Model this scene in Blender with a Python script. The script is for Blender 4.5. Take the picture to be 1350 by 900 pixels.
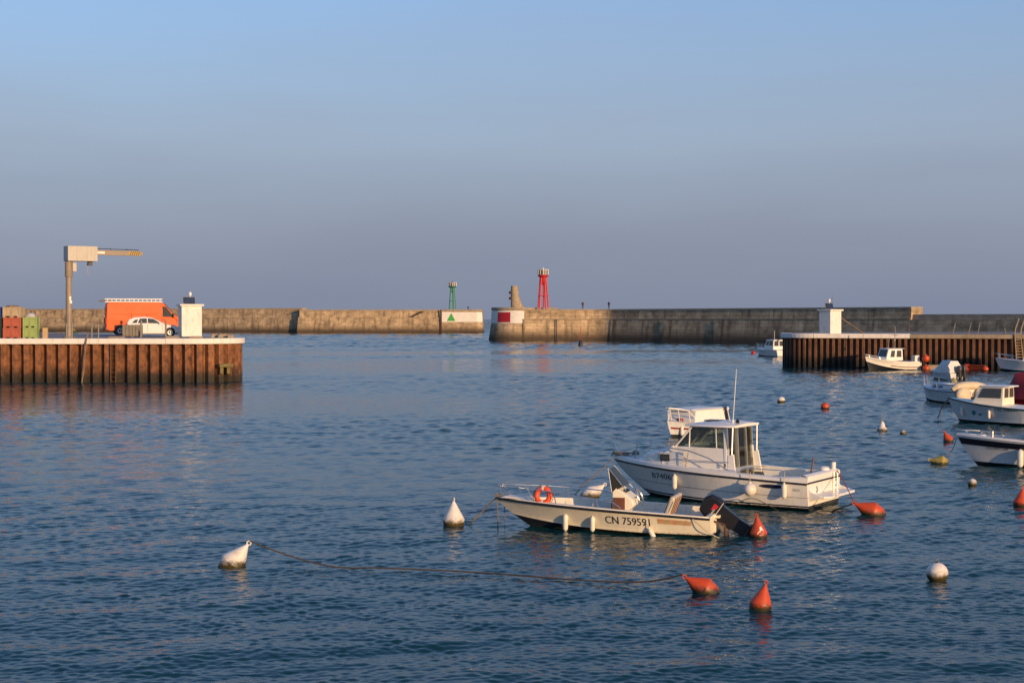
import bpy, bmesh, math, random
import numpy as np
from mathutils import Vector, Matrix, Euler
R = math.radians
random.seed(7)
for o in list(bpy.data.objects): bpy.data.objects.remove(o)
SC = bpy.context.scene
COL = SC.collection

# ------------------------------------------------------------------ camera, sky, sun, exposure
cam_d = bpy.data.cameras.new('camera'); cam = bpy.data.objects.new('camera', cam_d); COL.objects.link(cam)
cam.location = (0, 0, 4.2)
cam_d.sensor_width = 36; cam_d.lens = 36 * 2000 / 1350
cam_d.clip_start = .5; cam_d.clip_end = 60000
cam.rotation_euler = (R(90 - .845), 0, 0)
SC.camera = cam
SKY_TINT = (1.36, 1.66, 2.4, 1)     # white balance of the clear sky above the haze
SUN_AZ, SUN_EL = 36, 9           # degrees to the right of straight behind the camera; height above the horizon
sd = Vector((math.sin(R(SUN_AZ)) * math.cos(R(SUN_EL)), -math.cos(R(SUN_AZ)) * math.cos(R(SUN_EL)), math.sin(R(SUN_EL))))
sun_d = bpy.data.lights.new('sun', 'SUN'); sun = bpy.data.objects.new('sun', sun_d); COL.objects.link(sun)
sun_d.energy = 4.7; sun_d.angle = R(.53); sun_d.color = (1, .64, .32)
sun.rotation_euler = (-sd).to_track_quat('-Z', 'Y').to_euler(); sun.location = (60, -60, 40)
W = bpy.data.worlds.new('World'); SC.world = W; W.use_nodes = True
wn = W.node_tree.nodes; wl = W.node_tree.links; wn.clear()
wo = wn.new('ShaderNodeOutputWorld'); wb = wn.new('ShaderNodeBackground'); wb.inputs[1].default_value = .1
sky = wn.new('ShaderNodeTexSky'); sky.sky_type = 'NISHITA'; sky.sun_disc = False
sky.sun_elevation = R(SUN_EL); sky.sun_rotation = R(180 - SUN_AZ); sky.air_density = 1.2; sky.dust_density = 1.2; sky.ozone_density = 2.2
tc = wn.new('ShaderNodeTexCoord'); sx = wn.new('ShaderNodeSeparateXYZ'); wl.new(tc.outputs['Generated'], sx.inputs[0])
# haze layer lying low over the sea all round the horizon, faint uneven banks in it
wm = wn.new('ShaderNodeMapping'); wm.inputs['Scale'].default_value = (1.6, 1.6, 9)
wns = wn.new('ShaderNodeTexNoise'); wns.inputs['Scale'].default_value = 1.6; wns.inputs['Detail'].default_value = 4
wl.new(tc.outputs['Generated'], wm.inputs[0]); wl.new(wm.outputs[0], wns.inputs[0])
wma = wn.new('ShaderNodeMath'); wma.operation = 'MULTIPLY_ADD'; wma.inputs[1].default_value = .085; wl.new(wns.outputs[0], wma.inputs[0]); wl.new(sx.outputs[2], wma.inputs[2])
def wramp(stops):
    r = wn.new('ShaderNodeValToRGB'); wl.new(wma.outputs[0], r.inputs[0]); el = r.color_ramp.elements
    el[0].position, el[0].color = stops[0][0], (*stops[0][1], 1); el[1].position, el[1].color = stops[-1][0], (*stops[-1][1], 1)
    for p_, c_ in stops[1:-1]: q = el.new(p_); q.color = (*c_, 1)
    return r
wf = wramp([(.042, (1,) * 3), (.158, (.85,) * 3), (.258, (.38,) * 3), (.56, (0,) * 3)])          # how thick the haze is
wh = wramp([(.042, (2.2, 2.53, 3.5)), (.098, (2.65, 2.97, 4.05)), (.163, (3.3, 3.85, 5.05)), (.31, (3.3, 4.25, 6.1))])   # its colour by height
for r_ in (wh,):
    for el in r_.color_ramp.elements: pass
wt = wn.new('ShaderNodeMix'); wt.data_type = 'RGBA'; wt.blend_type = 'MULTIPLY'; wt.inputs[0].default_value = 1; wl.new(sky.outputs[0], wt.inputs[6]); wt.inputs[7].default_value = SKY_TINT
wx = wn.new('ShaderNodeMix'); wx.data_type = 'RGBA'
wl.new(wf.outputs[0], wx.inputs[0]); wl.new(wt.outputs[2], wx.inputs[6]); wl.new(wh.outputs[0], wx.inputs[7])
wl.new(wx.outputs[2], wb.inputs[0]); wl.new(wb.outputs[0], wo.inputs[0])
SC.view_settings.view_transform = 'Standard'; SC.view_settings.look = 'None'
SC.view_settings.exposure = 0; SC.view_settings.gamma = 1; SC.view_settings.use_curve_mapping = False

# ------------------------------------------------------------------ materials
MATS = {}
def N(t, kind, **kw):
    n = t.nodes.new(kind)
    for k, v in kw.items(): setattr(n, k, v)
    return n
def pm(name, col, rough=.5, metal=0, var=.15, scale=3, bump=0, bscale=20, stain=None, stain_amt=.35, stain_scale=(3, 3, .6), tide=None, spec=.5, coords='Object', coat=0, fine=0):
    """plain procedural material: noise variation, optional runs of dirt, optional weed line near the water"""
    if name in MATS: return MATS[name]
    m = bpy.data.materials.new(name); m.use_nodes = True; t = m.node_tree; L = t.links
    b = t.nodes['Principled BSDF']
    b.inputs['Roughness'].default_value = rough; b.inputs['Metallic'].default_value = metal
    b.inputs['Specular IOR Level'].default_value = spec; b.inputs['Coat Weight'].default_value = coat
    c = N(t, 'ShaderNodeTexCoord'); g = N(t, 'ShaderNodeNewGeometry')
    n1 = N(t, 'ShaderNodeTexNoise'); n1.inputs['Scale'].default_value = scale; n1.inputs['Detail'].default_value = 5; n1.inputs['Roughness'].default_value = .62
    L.new(c.outputs[coords], n1.inputs['Vector'])
    mr = N(t, 'ShaderNodeMapRange'); L.new(n1.outputs['Fac'], mr.inputs[0])
    mr.inputs[1].default_value = .25; mr.inputs[2].default_value = .75; mr.inputs[3].default_value = 1 - var; mr.inputs[4].default_value = 1 + var
    mx = N(t, 'ShaderNodeMix', data_type='RGBA', blend_type='MULTIPLY'); mx.inputs[0].default_value = 1
    mx.inputs[6].default_value = (*col, 1); L.new(mr.outputs[0], mx.inputs[7])
    out = mx.outputs[2]
    if stain:
        mp = N(t, 'ShaderNodeMapping'); mp.inputs['Scale'].default_value = stain_scale; L.new(c.outputs[coords], mp.inputs[0])
        n2 = N(t, 'ShaderNodeTexNoise'); n2.inputs['Scale'].default_value = 2.2; n2.inputs['Detail'].default_value = 6; n2.inputs['Roughness'].default_value = .65; L.new(mp.outputs[0], n2.inputs['Vector'])
        r2 = N(t, 'ShaderNodeMapRange'); L.new(n2.outputs['Fac'], r2.inputs[0]); r2.inputs[1].default_value = .5; r2.inputs[2].default_value = .72; r2.inputs[4].default_value = stain_amt
        m2 = N(t, 'ShaderNodeMix', data_type='RGBA'); L.new(r2.outputs[0], m2.inputs[0]); L.new(out, m2.inputs[6]); m2.inputs[7].default_value = (*stain, 1); out = m2.outputs[2]
    if tide:
        tcol, z0, z1, amp = tide     # weed and slime up to about z1, solid below z0, ragged by amp
        sp = N(t, 'ShaderNodeSeparateXYZ'); L.new(g.outputs['Position'], sp.inputs[0])
        n3 = N(t, 'ShaderNodeTexNoise'); n3.inputs['Scale'].default_value = 1.2 / max(amp, .02); n3.inputs['Detail'].default_value = 4; L.new(g.outputs['Position'], n3.inputs['Vector'])
        a3 = N(t, 'ShaderNodeMath', operation='MULTIPLY_ADD'); L.new(n3.outputs['Fac'], a3.inputs[0]); a3.inputs[1].default_value = -amp * 2; L.new(sp.outputs[2], a3.inputs[2])
        r3 = N(t, 'ShaderNodeMapRange', interpolation_type='SMOOTHSTEP'); L.new(a3.outputs[0], r3.inputs[0]); r3.inputs[1].default_value = z0 - amp; r3.inputs[2].default_value = z1 - amp; r3.inputs[3].default_value = 1; r3.inputs[4].default_value = 0
        m3 = N(t, 'ShaderNodeMix', data_type='RGBA'); L.new(r3.outputs[0], m3.inputs[0]); L.new(out, m3.inputs[6]); m3.inputs[7].default_value = (*tcol, 1); out = m3.outputs[2]
    L.new(out, b.inputs['Base Color'])
    rr = N(t, 'ShaderNodeMapRange'); L.new(n1.outputs['Fac'], rr.inputs[0]); rr.inputs[3].default_value = max(.02, rough - .1); rr.inputs[4].default_value = min(1, rough + .12); L.new(rr.outputs[0], b.inputs['Roughness'])
    if bump:
        nb = N(t, 'ShaderNodeTexNoise'); nb.inputs['Scale'].default_value = bscale; nb.inputs['Detail'].default_value = 5; L.new(c.outputs[coords], nb.inputs['Vector'])
        bp = N(t, 'ShaderNodeBump'); bp.inputs['Strength'].default_value = .6; bp.inputs['Distance'].default_value = bump; L.new(nb.outputs['Fac'], bp.inputs['Height']); L.new(bp.outputs[0], b.inputs['Normal'])
    MATS[name] = m
    return m
def glassmat(name, tint=(.5, .55, .55), thru=.55, ior=1.5):
    m = bpy.data.materials.new(name); m.use_nodes = True; t = m.node_tree; L = t.links; t.nodes.clear()
    o = N(t, 'ShaderNodeOutputMaterial'); mix = N(t, 'ShaderNodeMixShader'); fr = N(t, 'ShaderNodeFresnel'); fr.inputs[0].default_value = ior
    tr = N(t, 'ShaderNodeBsdfTransparent'); tr.inputs[0].default_value = (*tint, 1)
    df = N(t, 'ShaderNodeBsdfDiffuse'); df.inputs[0].default_value = (.09, .10, .10, 1)
    m0 = N(t, 'ShaderNodeMixShader'); m0.inputs[0].default_value = 1 - thru; L.new(tr.outputs[0], m0.inputs[1]); L.new(df.outputs[0], m0.inputs[2])
    gl = N(t, 'ShaderNodeBsdfGlossy'); gl.inputs['Roughness'].default_value = .04
    L.new(fr.outputs[0], mix.inputs[0]); L.new(m0.outputs[0], mix.inputs[1]); L.new(gl.outputs[0], mix.inputs[2]); L.new(mix.outputs[0], o.inputs[0])
    return m
WHITE = pm('gelcoat_white', (.80, .77, .70), .32, var=.05, scale=2, stain=(.45, .38, .27), stain_amt=.3, stain_scale=(5, 5, .7), tide=((.16, .15, .08), .02, .1, .05))
CREAM = pm('gelcoat_cream', (.86, .78, .60), .35, var=.06, scale=2, stain=(.42, .31, .18), stain_amt=.28, stain_scale=(6, 6, .7), tide=((.10, .09, .05), .02, .09, .05))
LINER = pm('gelcoat_liner', (.76, .70, .58), .5, var=.08, scale=4, stain=(.35, .28, .2), stain_amt=.4, stain_scale=(3, 3, 2))
GREYW = pm('gelcoat_greyed', (.62, .64, .64), .38, var=.07, scale=2, stain=(.36, .34, .28), stain_amt=.4, stain_scale=(4, 4, .7), tide=((.10, .11, .07), .03, .14, .06))
NAVY = pm('antifouling_navy', (.012, .016, .026), .6, var=.3, scale=5, tide=((.02, .025, .012), .0, .06, .04))
BLACK = pm('black_rubber', (.012, .012, .013), .5, var=.2, scale=8)
STEEL = pm('stainless_steel', (.58, .56, .53), .36, metal=1, var=.1, scale=9)
GALV = pm('galvanised_steel', (.22, .20, .18), .6, metal=.3, var=.2, scale=4, stain=(.22, .13, .07), stain_amt=.5)
DARKM = pm('dark_metal', (.03, .03, .035), .35, metal=.3, var=.2)
GLASS = glassmat('cabin_glass', (.72, .78, .75), .88)
DGLASS = glassmat('dark_glass', (.2, .22, .22), .35)
TINT = glassmat('tinted_windscreen', (.26, .17, .05), .62, 1.18)
WOOD = pm('varnished_wood', (.17, .065, .03), .35, var=.3, scale=3, coords='Object')
TIMBER = pm('grey_timber', (.20, .15, .10), .8, var=.35, scale=2, bump=.01, bscale=14)
ORANGE = pm('orange_plastic', (.56, .068, .012), .45, var=.2, scale=4, stain=(.16, .07, .035), stain_amt=.65, stain_scale=(4, 4, 4), tide=((.035, .026, .010), .03, .14, .06))
ORPLAIN = pm('orange_ring', (.78, .09, .02), .5, var=.1, scale=6)
BUOYW = pm('white_buoy_plastic', (.74, .69, .62), .5, var=.1, scale=4, stain=(.40, .28, .16), stain_amt=.45, stain_scale=(4, 4, 3), tide=((.055, .042, .010), .04, .17, .08))
BUOYY = pm('weedy_yellow_plastic', (.36, .28, .06), .6, var=.35, scale=5, tide=((.03, .03, .008), .0, .10, .06))
FENDW = pm('fender_vinyl', (.76, .70, .60), .4, var=.08, scale=5, stain=(.35, .25, .15), stain_amt=.35)
ROPE = pm('old_rope', (.16, .125, .08), .9, var=.35, scale=15, tide=((.03, .025, .012), .03, .12, .05))
DROPE = pm('wet_dark_rope', (.055, .042, .026), .8, var=.4, scale=15)
WROPE = pm('pale_rope', (.45, .40, .33), .9, var=.25, scale=15)
REDROPE = pm('red_rope', (.35, .03, .02), .9, var=.2, scale=15)
DPILE = pm('weedy_sheet_pile', (.145, .068, .035), .85, var=.5, scale=1.3, stain=(.03, .016, .011), stain_amt=.9, stain_scale=(1.2, 1.2, .3), tide=((.018, .016, .012), .3, 1.5, .5), bump=.02, bscale=7)
PILE = pm('rusty_sheet_pile', (.215, .088, .036), .8, var=.75, scale=2.3, stain=(.045, .017, .010), stain_amt=.97, stain_scale=(1.8, 1.8, .8), tide=((.028, .022, .014), .25, 1.25, .45), bump=.02, bscale=7, coords='Object')
for nm in ('rusty_sheet_pile', 'weedy_sheet_pile'):     # each pile weathers its own way
    t = MATS[nm].node_tree; oi = N(t, 'ShaderNodeObjectInfo')
    for n in [n for n in t.nodes if n.type == 'TEX_NOISE' and not n.inputs['Vector'].links[0].from_node.type == 'NEW_GEOMETRY']:
        n.noise_dimensions = '4D'; mm = N(t, 'ShaderNodeMath', operation='MULTIPLY'); mm.inputs[1].default_value = 37; t.links.new(oi.outputs['Random'], mm.inputs[0]); t.links.new(mm.outputs[0], n.inputs['W'])
CONCW = pm('whitewashed_concrete', (.78, .73, .66), .75, var=.08, scale=1.5, stain=(.36, .30, .22), stain_amt=.4, stain_scale=(1.5, 1.5, .6), bump=.006, bscale=12)
CONC = pm('bare_concrete', (.30, .24, .17), .85, var=.25, scale=1.2, stain=(.14, .10, .07), stain_amt=.5, bump=.01, bscale=9)
DECK = pm('quay_deck_concrete', (.22, .20, .18), .85, var=.25, scale=.6, stain=(.10, .09, .08), stain_amt=.5, stain_scale=(.5, .5, .5), bump=.008, bscale=6)
PAINTG = pm('green_paint', (.03, .22, .15), .5, var=.15, scale=2, stain=(.05, .10, .07), stain_amt=.4)
PAINTR = pm('red_paint', (.52, .02, .03), .5, var=.12, scale=2, stain=(.25, .02, .02), stain_amt=.4)
SIGNG = pm('green_sign_paint', (.06, .36, .07), .6, var=.15, scale=1)
SIGNR = pm('red_sign_paint', (.38, .012, .02), .6, var=.15, scale=.8, stain=(.2, .02, .02), stain_amt=.4)
SIGNW = pm('white_sign_paint', (.78, .74, .66), .75, var=.08, scale=.8, stain=(.32, .25, .17), stain_amt=.3, stain_scale=(.7, .7, 1.5))
LETTER = pm('black_lettering', (.018, .017, .018), .5, var=.25, scale=12)
VANO = pm('orange_van_paint', (.74, .115, .02), .5, var=.04, scale=1, spec=.3)
CARW = pm('white_car_paint', (.76, .74, .70), .22, var=.03, scale=1, coat=.6)
TYRE = pm('tyre', (.015, .015, .015), .8, var=.2)
ALLOY = pm('alloy', (.55, .54, .52), .35, metal=.7, var=.1)
LAMPR = pm('red_lens', (.4, .01, .01), .25, var=.1)
CRANEB = pm('crane_housing', (.46, .43, .37), .5, var=.07, scale=1.2, stain=(.28, .22, .15), stain_amt=.4)
CRANEP = pm('crane_post', (.27, .22, .16), .55, var=.15, scale=1.2, stain=(.22, .10, .04), stain_amt=.55)
YEL = pm('yellow_paint', (.42, .27, .04), .5, var=.15)
TARPR = pm('red_tarpaulin', (.19, .012, .022), .7, var=.15, scale=2, bump=.03, bscale=3)
TARPW = pm('white_canvas', (.66, .64, .60), .75, var=.08, scale=2, bump=.02, bscale=3)
SKYD = pm('solar_glass', (.02, .03, .06), .12, var=.1)
CANVASB = pm('maroon_canvas', (.10, .030, .022), .75, var=.25, scale=3, bump=.02, bscale=4)
BLUEP = pm('blue_plastic', (.015, .05, .22), .5, var=.15)
DKGREEN = pm('dark_green_plastic', (.01, .035, .025), .55, var=.2)
BIN_TAN = pm('bin_tan', (.42, .32, .20), .65, var=.18, scale=3, stain=(.2, .13, .07), stain_amt=.5)
BIN_RED = pm('bin_red', (.38, .085, .045), .6, var=.16, scale=3, stain=(.25, .11, .06), stain_amt=.5)
BIN_GRN = pm('bin_green', (.27, .36, .11), .6, var=.14, scale=3, stain=(.2, .2, .07), stain_amt=.4)
STEELBLUE = pm('navy_stripe', (.010, .011, .022), .4, var=.1)
TEAL = pm('teal_sticker', (.02, .22, .22), .4, var=.1)
MAROON = pm('maroon_stripe', (.22, .012, .02), .4, var=.1)

def stone_mat():
    m = bpy.data.materials.new('breakwater_masonry'); m.use_nodes = True; t = m.node_tree; L = t.links; b = t.nodes['Principled BSDF']
    b.inputs['Roughness'].default_value = .9; b.inputs['Specular IOR Level'].default_value = .2
    uv = N(t, 'ShaderNodeUVMap'); g = N(t, 'ShaderNodeNewGeometry')
    br = N(t, 'ShaderNodeTexBrick'); br.inputs['Scale'].default_value = 1; br.inputs['Brick Width'].default_value = 1.5; br.inputs['Row Height'].default_value = .58
    br.inputs['Mortar Size'].default_value = .03; br.inputs['Mortar Smooth'].default_value = .6; br.inputs['Bias'].default_value = -.1
    br.inputs['Color1'].default_value = (.49, .365, .225, 1); br.inputs['Color2'].default_value = (.37, .275, .17, 1); br.inputs['Mortar'].default_value = (.31, .22, .135, 1)
    wv = N(t, 'ShaderNodeTexNoise'); wv.inputs['Scale'].default_value = .5; L.new(uv.outputs[0], wv.inputs['Vector'])
    va = N(t, 'ShaderNodeMix', data_type='RGBA', blend_type='LINEAR_LIGHT'); va.inputs[0].default_value = .12; L.new(uv.outputs[0], va.inputs[6]); L.new(wv.outputs['Color'], va.inputs[7])
    L.new(va.outputs[2], br.inputs['Vector'])
    n1 = N(t, 'ShaderNodeTexNoise'); n1.inputs['Scale'].default_value = .4; n1.inputs['Detail'].default_value = 7; n1.inputs['Roughness'].default_value = .68; L.new(uv.outputs[0], n1.inputs['Vector'])
    r1 = N(t, 'ShaderNodeMapRange'); L.new(n1.outputs[0], r1.inputs[0]); r1.inputs[1].default_value = .3; r1.inputs[2].default_value = .7; r1.inputs[3].default_value = .42; r1.inputs[4].default_value = 1.55
    mx = N(t, 'ShaderNodeMix', data_type='RGBA', blend_type='MULTIPLY'); mx.inputs[0].default_value = 1; L.new(br.outputs[0], mx.inputs[6]); L.new(r1.outputs[0], mx.inputs[7])
    # runs of damp and lime down the face
    mp = N(t, 'ShaderNodeMapping'); mp.inputs['Scale'].default_value = (1.1, .16, 1); L.new(uv.outputs[0], mp.inputs[0])
    n2 = N(t, 'ShaderNodeTexNoise'); n2.inputs['Scale'].default_value = 1; n2.inputs['Detail'].default_value = 5; L.new(mp.outputs[0], n2.inputs['Vector'])
    r2 = N(t, 'ShaderNodeMapRange'); L.new(n2.outputs[0], r2.inputs[0]); r2.inputs[1].default_value = .52; r2.inputs[2].default_value = .66; r2.inputs[4].default_value = .62
    m2 = N(t, 'ShaderNodeMix', data_type='RGBA'); L.new(r2.outputs[0], m2.inputs[0]); L.new(mx.outputs[2], m2.inputs[6]); m2.inputs[7].default_value = (.12, .085, .06, 1)
    r4 = N(t, 'ShaderNodeMapRange'); L.new(n2.outputs[0], r4.inputs[0]); r4.inputs[1].default_value = .36; r4.inputs[2].default_value = .27; r4.inputs[4].default_value = .5
    m4 = N(t, 'ShaderNodeMix', data_type='RGBA'); L.new(r4.outputs[0], m4.inputs[0]); L.new(m2.outputs[2], m4.inputs[6]); m4.inputs[7].default_value = (.55, .45, .32, 1)
    sp = N(t, 'ShaderNodeSeparateXYZ'); L.new(g.outputs['Position'], sp.inputs[0])
    a3 = N(t, 'ShaderNodeMath', operation='MULTIPLY_ADD'); L.new(n1.outputs[0], a3.inputs[0]); a3.inputs[1].default_value = -2.2; L.new(sp.outputs[2], a3.inputs[2])
    r3 = N(t, 'ShaderNodeMapRange', interpolation_type='SMOOTHSTEP'); L.new(a3.outputs[0], r3.inputs[0]); r3.inputs[1].default_value = -.7; r3.inputs[2].default_value = 1.5; r3.inputs[3].default_value = .93; r3.inputs[4].default_value = 0
    m3 = N(t, 'ShaderNodeMix', data_type='RGBA'); L.new(r3.outputs[0], m3.inputs[0]); L.new(m4.outputs[2], m3.inputs[6]); m3.inputs[7].default_value = (.060, .045, .034, 1)
    L.new(m3.outputs[2], b.inputs['Base Color'])
    bp = N(t, 'ShaderNodeBump'); bp.inputs['Distance'].default_value = .06; bp.inputs['Strength'].default_value = .7; L.new(br.outputs['Fac'], bp.inputs['Height']); bp.invert = True; L.new(bp.outputs[0], b.inputs['Normal'])
    return m
STONE = stone_mat()
ROCK = pm('concrete_blocks', (.34, .27, .19), .9, var=.3, scale=.7, stain=(.15, .11, .08), stain_amt=.5, stain_scale=(.5, .5, .3), bump=.05, bscale=2)

def water_mat():
    m = bpy.data.materials.new('harbour_water'); m.use_nodes = True; t = m.node_tree; L = t.links; b = t.nodes['Principled BSDF']
    b.inputs['Base Color'].default_value = (.004, .040, .048, 1); b.inputs['Roughness'].default_value = .06; b.inputs['IOR'].default_value = 1.19; b.inputs['Specular Tint'].default_value = (.86, .98, .93, 1)
    g = N(t, 'ShaderNodeNewGeometry')
    def layer(scale, sx_, sy_, rot, det, amp, dist=0):
        mp = N(t, 'ShaderNodeMapping'); mp.inputs['Scale'].default_value = (sx_, sy_, 1); mp.inputs['Rotation'].default_value = (0, 0, R(rot)); L.new(g.outputs['Position'], mp.inputs[0])
        n = N(t, 'ShaderNodeTexNoise'); n.inputs['Scale'].default_value = scale; n.inputs['Detail'].default_value = det; n.inputs['Distortion'].default_value = dist; L.new(mp.outputs[0], n.inputs['Vector'])
        a = N(t, 'ShaderNodeMath', operation='MULTIPLY'); L.new(n.outputs['Fac'], a.inputs[0]); a.inputs[1].default_value = amp
        return a.outputs[0]
    def add(a, b_):
        x = N(t, 'ShaderNodeMath', operation='ADD'); L.new(a, x.inputs[0]); L.new(b_, x.inputs[1]); return x.outputs[0]
    def mul(a, b_):
        x = N(t, 'ShaderNodeMath', operation='MULTIPLY'); L.new(a, x.inputs[0]); L.new(b_, x.inputs[1]); return x.outputs[0]
    h = add(layer(5, .75, 1.2, 9, 2, WAVE[0]), layer(13, .8, 1.1, -20, 2, WAVE[1]))      # the finest ripples
    sp = N(t, 'ShaderNodeSeparateXYZ'); L.new(g.outputs['Position'], sp.inputs[0])
    op = N(t, 'ShaderNodeMapRange', interpolation_type='SMOOTHSTEP'); L.new(sp.outputs[1], op.inputs[0]); op.inputs[1].default_value = 380; op.inputs[2].default_value = 800
    h = add(h, mul(layer(.11, .6, 1.3, 8, 4, OPEN_SEA), op.outputs[0]))                                  # chop of the open sea beyond the breakwaters
    bp = N(t, 'ShaderNodeBump'); bp.inputs['Strength'].default_value = 1; bp.inputs['Distance'].default_value = 1; L.new(h, bp.inputs['Height']); L.new(bp.outputs[0], b.inputs['Normal'])
    return m
WAVE = (.013, .006); OPEN_SEA = 7.0

# ------------------------------------------------------------------ mesh helpers
class MB:
    def __init__(s): s.v = []; s.f = []; s.uv = {}
    def add(s, vs, fs, M=None):
        o = len(s.v)
        for v in vs: s.v.append(tuple(M @ Vector(v)) if M is not None else tuple(v))
        for f in fs: s.f.append(tuple(i + o for i in f))
        return s
    def box(s, c, d, rot=None, taper=1):
        x, y, z = d[0] / 2, d[1] / 2, d[2] / 2
        vs = [(-x, -y, -z), (x, -y, -z), (x, y, -z), (-x, y, -z), (-x * taper, -y * taper, z), (x * taper, -y * taper, z), (x * taper, y * taper, z), (-x * taper, y * taper, z)]
        M = Matrix.Translation(c) @ (Euler(rot).to_matrix().to_4x4() if rot else Matrix())
        return s.add(vs, [(3, 2, 1, 0), (4, 5, 6, 7), (0, 1, 5, 4), (1, 2, 6, 5), (2, 3, 7, 6), (3, 0, 4, 7)], M)
    def tube(s, pts, r, n=6, closed=False, rr=None):
        P = [Vector(p) for p in pts]; k = len(P); rings = []
        up = Vector((0, 0, 1)); prev = None
        for i in range(k):
            if closed: d = P[(i + 1) % k] - P[i - 1]
            else: d = P[min(i + 1, k - 1)] - P[max(i - 1, 0)]
            d.normalize()
            if prev is None: a = d.orthogonal().normalized()
            else:
                a = prev - d * prev.dot(d)
                a = a.normalized() if a.length > 1e-6 else d.orthogonal().normalized()
            prev = a; b = d.cross(a); q = rr[i] if rr else r
            rings.append([tuple(P[i] + a * (math.cos(2 * math.pi * j / n) * q) + b * (math.sin(2 * math.pi * j / n) * q)) for j in range(n)])
        return s.loft(rings, True, not closed, not closed, wrap=closed)
    def loft(s, rings, closed=True, cap0=False, cap1=False, wrap=False, M=None):
        n = len(rings[0]); vs = [p for r_ in rings for p in r_]; fs = []
        k = len(rings)
        for i in range(k if wrap else k - 1):
            i2 = (i + 1) % k
            for j in range(n if closed else n - 1):
                j2 = (j + 1) % n
                fs.append((i * n + j, i * n + j2, i2 * n + j2, i2 * n + j))
        if cap0: fs.append(tuple(range(n))[::-1])
        if cap1: fs.append(tuple((k - 1) * n + j for j in range(n)))
        return s.add(vs, fs, M)
    def lathe(s, prof, n=18, M=None):
        return s.loft([[(r_ * math.cos(2 * math.pi * j / n), r_ * math.sin(2 * math.pi * j / n), z) for j in range(n)] for r_, z in prof], True, True, True, M=M)
    def prism(s, poly, y0, y1, M=None):       # polygon in x,z pushed along y
        n = len(poly)
        vs = [(x, y0, z) for x, z in poly] + [(x, y1, z) for x, z in poly]
        fs = [tuple(range(n)), tuple(range(2 * n - 1, n - 1, -1))] + [(i, i + n, (i + 1) % n + n, (i + 1) % n) for i in range(n)]
        return s.add(vs, fs, M)
    def slab(s, poly, z0, z1):                # polygon in x,y pushed up
        n = len(poly)
        vs = [(x, y, z0) for x, y in poly] + [(x, y, z1) for x, y in poly]
        fs = [tuple(range(n))[::-1], tuple(range(n, 2 * n))] + [(i, (i + 1) % n, (i + 1) % n + n, i + n) for i in range(n)]
        return s.add(vs, fs)
    def torus(s, c, R_, r, n=20, m=8, M=None):
        rings = []
        for i in range(n):
            a = 2 * math.pi * i / n
            rings.append([((R_ + r * math.cos(2 * math.pi * j / m)) * math.cos(a) + c[0], (R_ + r * math.cos(2 * math.pi * j / m)) * math.sin(a) + c[1], r * math.sin(2 * math.pi * j / m) + c[2]) for j in range(m)])
        return s.loft(rings, True, wrap=True, M=M)
    def mesh(s, name, smooth=False, fix=True):
        me = bpy.data.meshes.new(name); me.from_pydata(s.v, [], s.f); me.update()
        if fix:
            bm = bmesh.new(); bm.from_mesh(me); bmesh.ops.remove_doubles(bm, verts=bm.verts, dist=1e-5); bmesh.ops.recalc_face_normals(bm, faces=bm.faces); bm.to_mesh(me); bm.free()
        if smooth:
            me.polygons.foreach_set('use_smooth', [True] * len(me.polygons))
            try: me.set_sharp_from_angle(angle=R(42))
            except Exception: pass
        return me
    def build(s, name, mat, parent=None, smooth=False, bevel=0, loc=None, rot=None, fix=True):
        return link(name, s.mesh(name, smooth, fix), mat, parent, bevel, loc, rot)
def link(name, me, mat, parent=None, bevel=0, loc=None, rot=None):
    if mat is not None and not me.materials: me.materials.append(mat)
    o = bpy.data.objects.new(name, me); COL.objects.link(o)
    if parent is not None: o.parent = parent
    if loc is not None: o.location = loc
    if rot is not None: o.rotation_euler = rot
    if bevel:
        b = o.modifiers.new('bevel', 'BEVEL'); b.width = bevel; b.segments = 2; b.limit_method = 'ANGLE'; b.angle_limit = R(40)
    return o
def tag(o, label, cat, group=None):
    o['label'] = label; o['category'] = cat
    if group: o['group'] = group
    return o
def thing(name, label, cat, loc=(0, 0, 0), rz=0, group=None):
    o = bpy.data.objects.new(name, None); COL.objects.link(o); o.location = loc; o.rotation_euler = (0, 0, rz); o.empty_display_size = .3
    return tag(o, label, cat, group)
def text_mesh(txt, h, spacing=1.0, bold=0):
    cu = bpy.data.curves.new('t', 'FONT'); cu.body = txt; cu.size = h; cu.space_character = spacing; cu.offset = bold; cu.resolution_u = 3
    o = bpy.data.objects.new('t', cu); COL.objects.link(o); bpy.context.view_layer.update()
    me = bpy.data.meshes.new_from_object(o.evaluated_get(bpy.context.evaluated_depsgraph_get()))
    bpy.data.objects.remove(o); bpy.data.curves.remove(cu)
    return me
def lerp(a, b, t): return a + (b - a) * t
def arc(cx, cy, r, a0, a1, n): return [(cx + r * math.cos(R(lerp(a0, a1, i / n))), cy + r * math.sin(R(lerp(a0, a1, i / n)))) for i in range(n + 1)]

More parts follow.
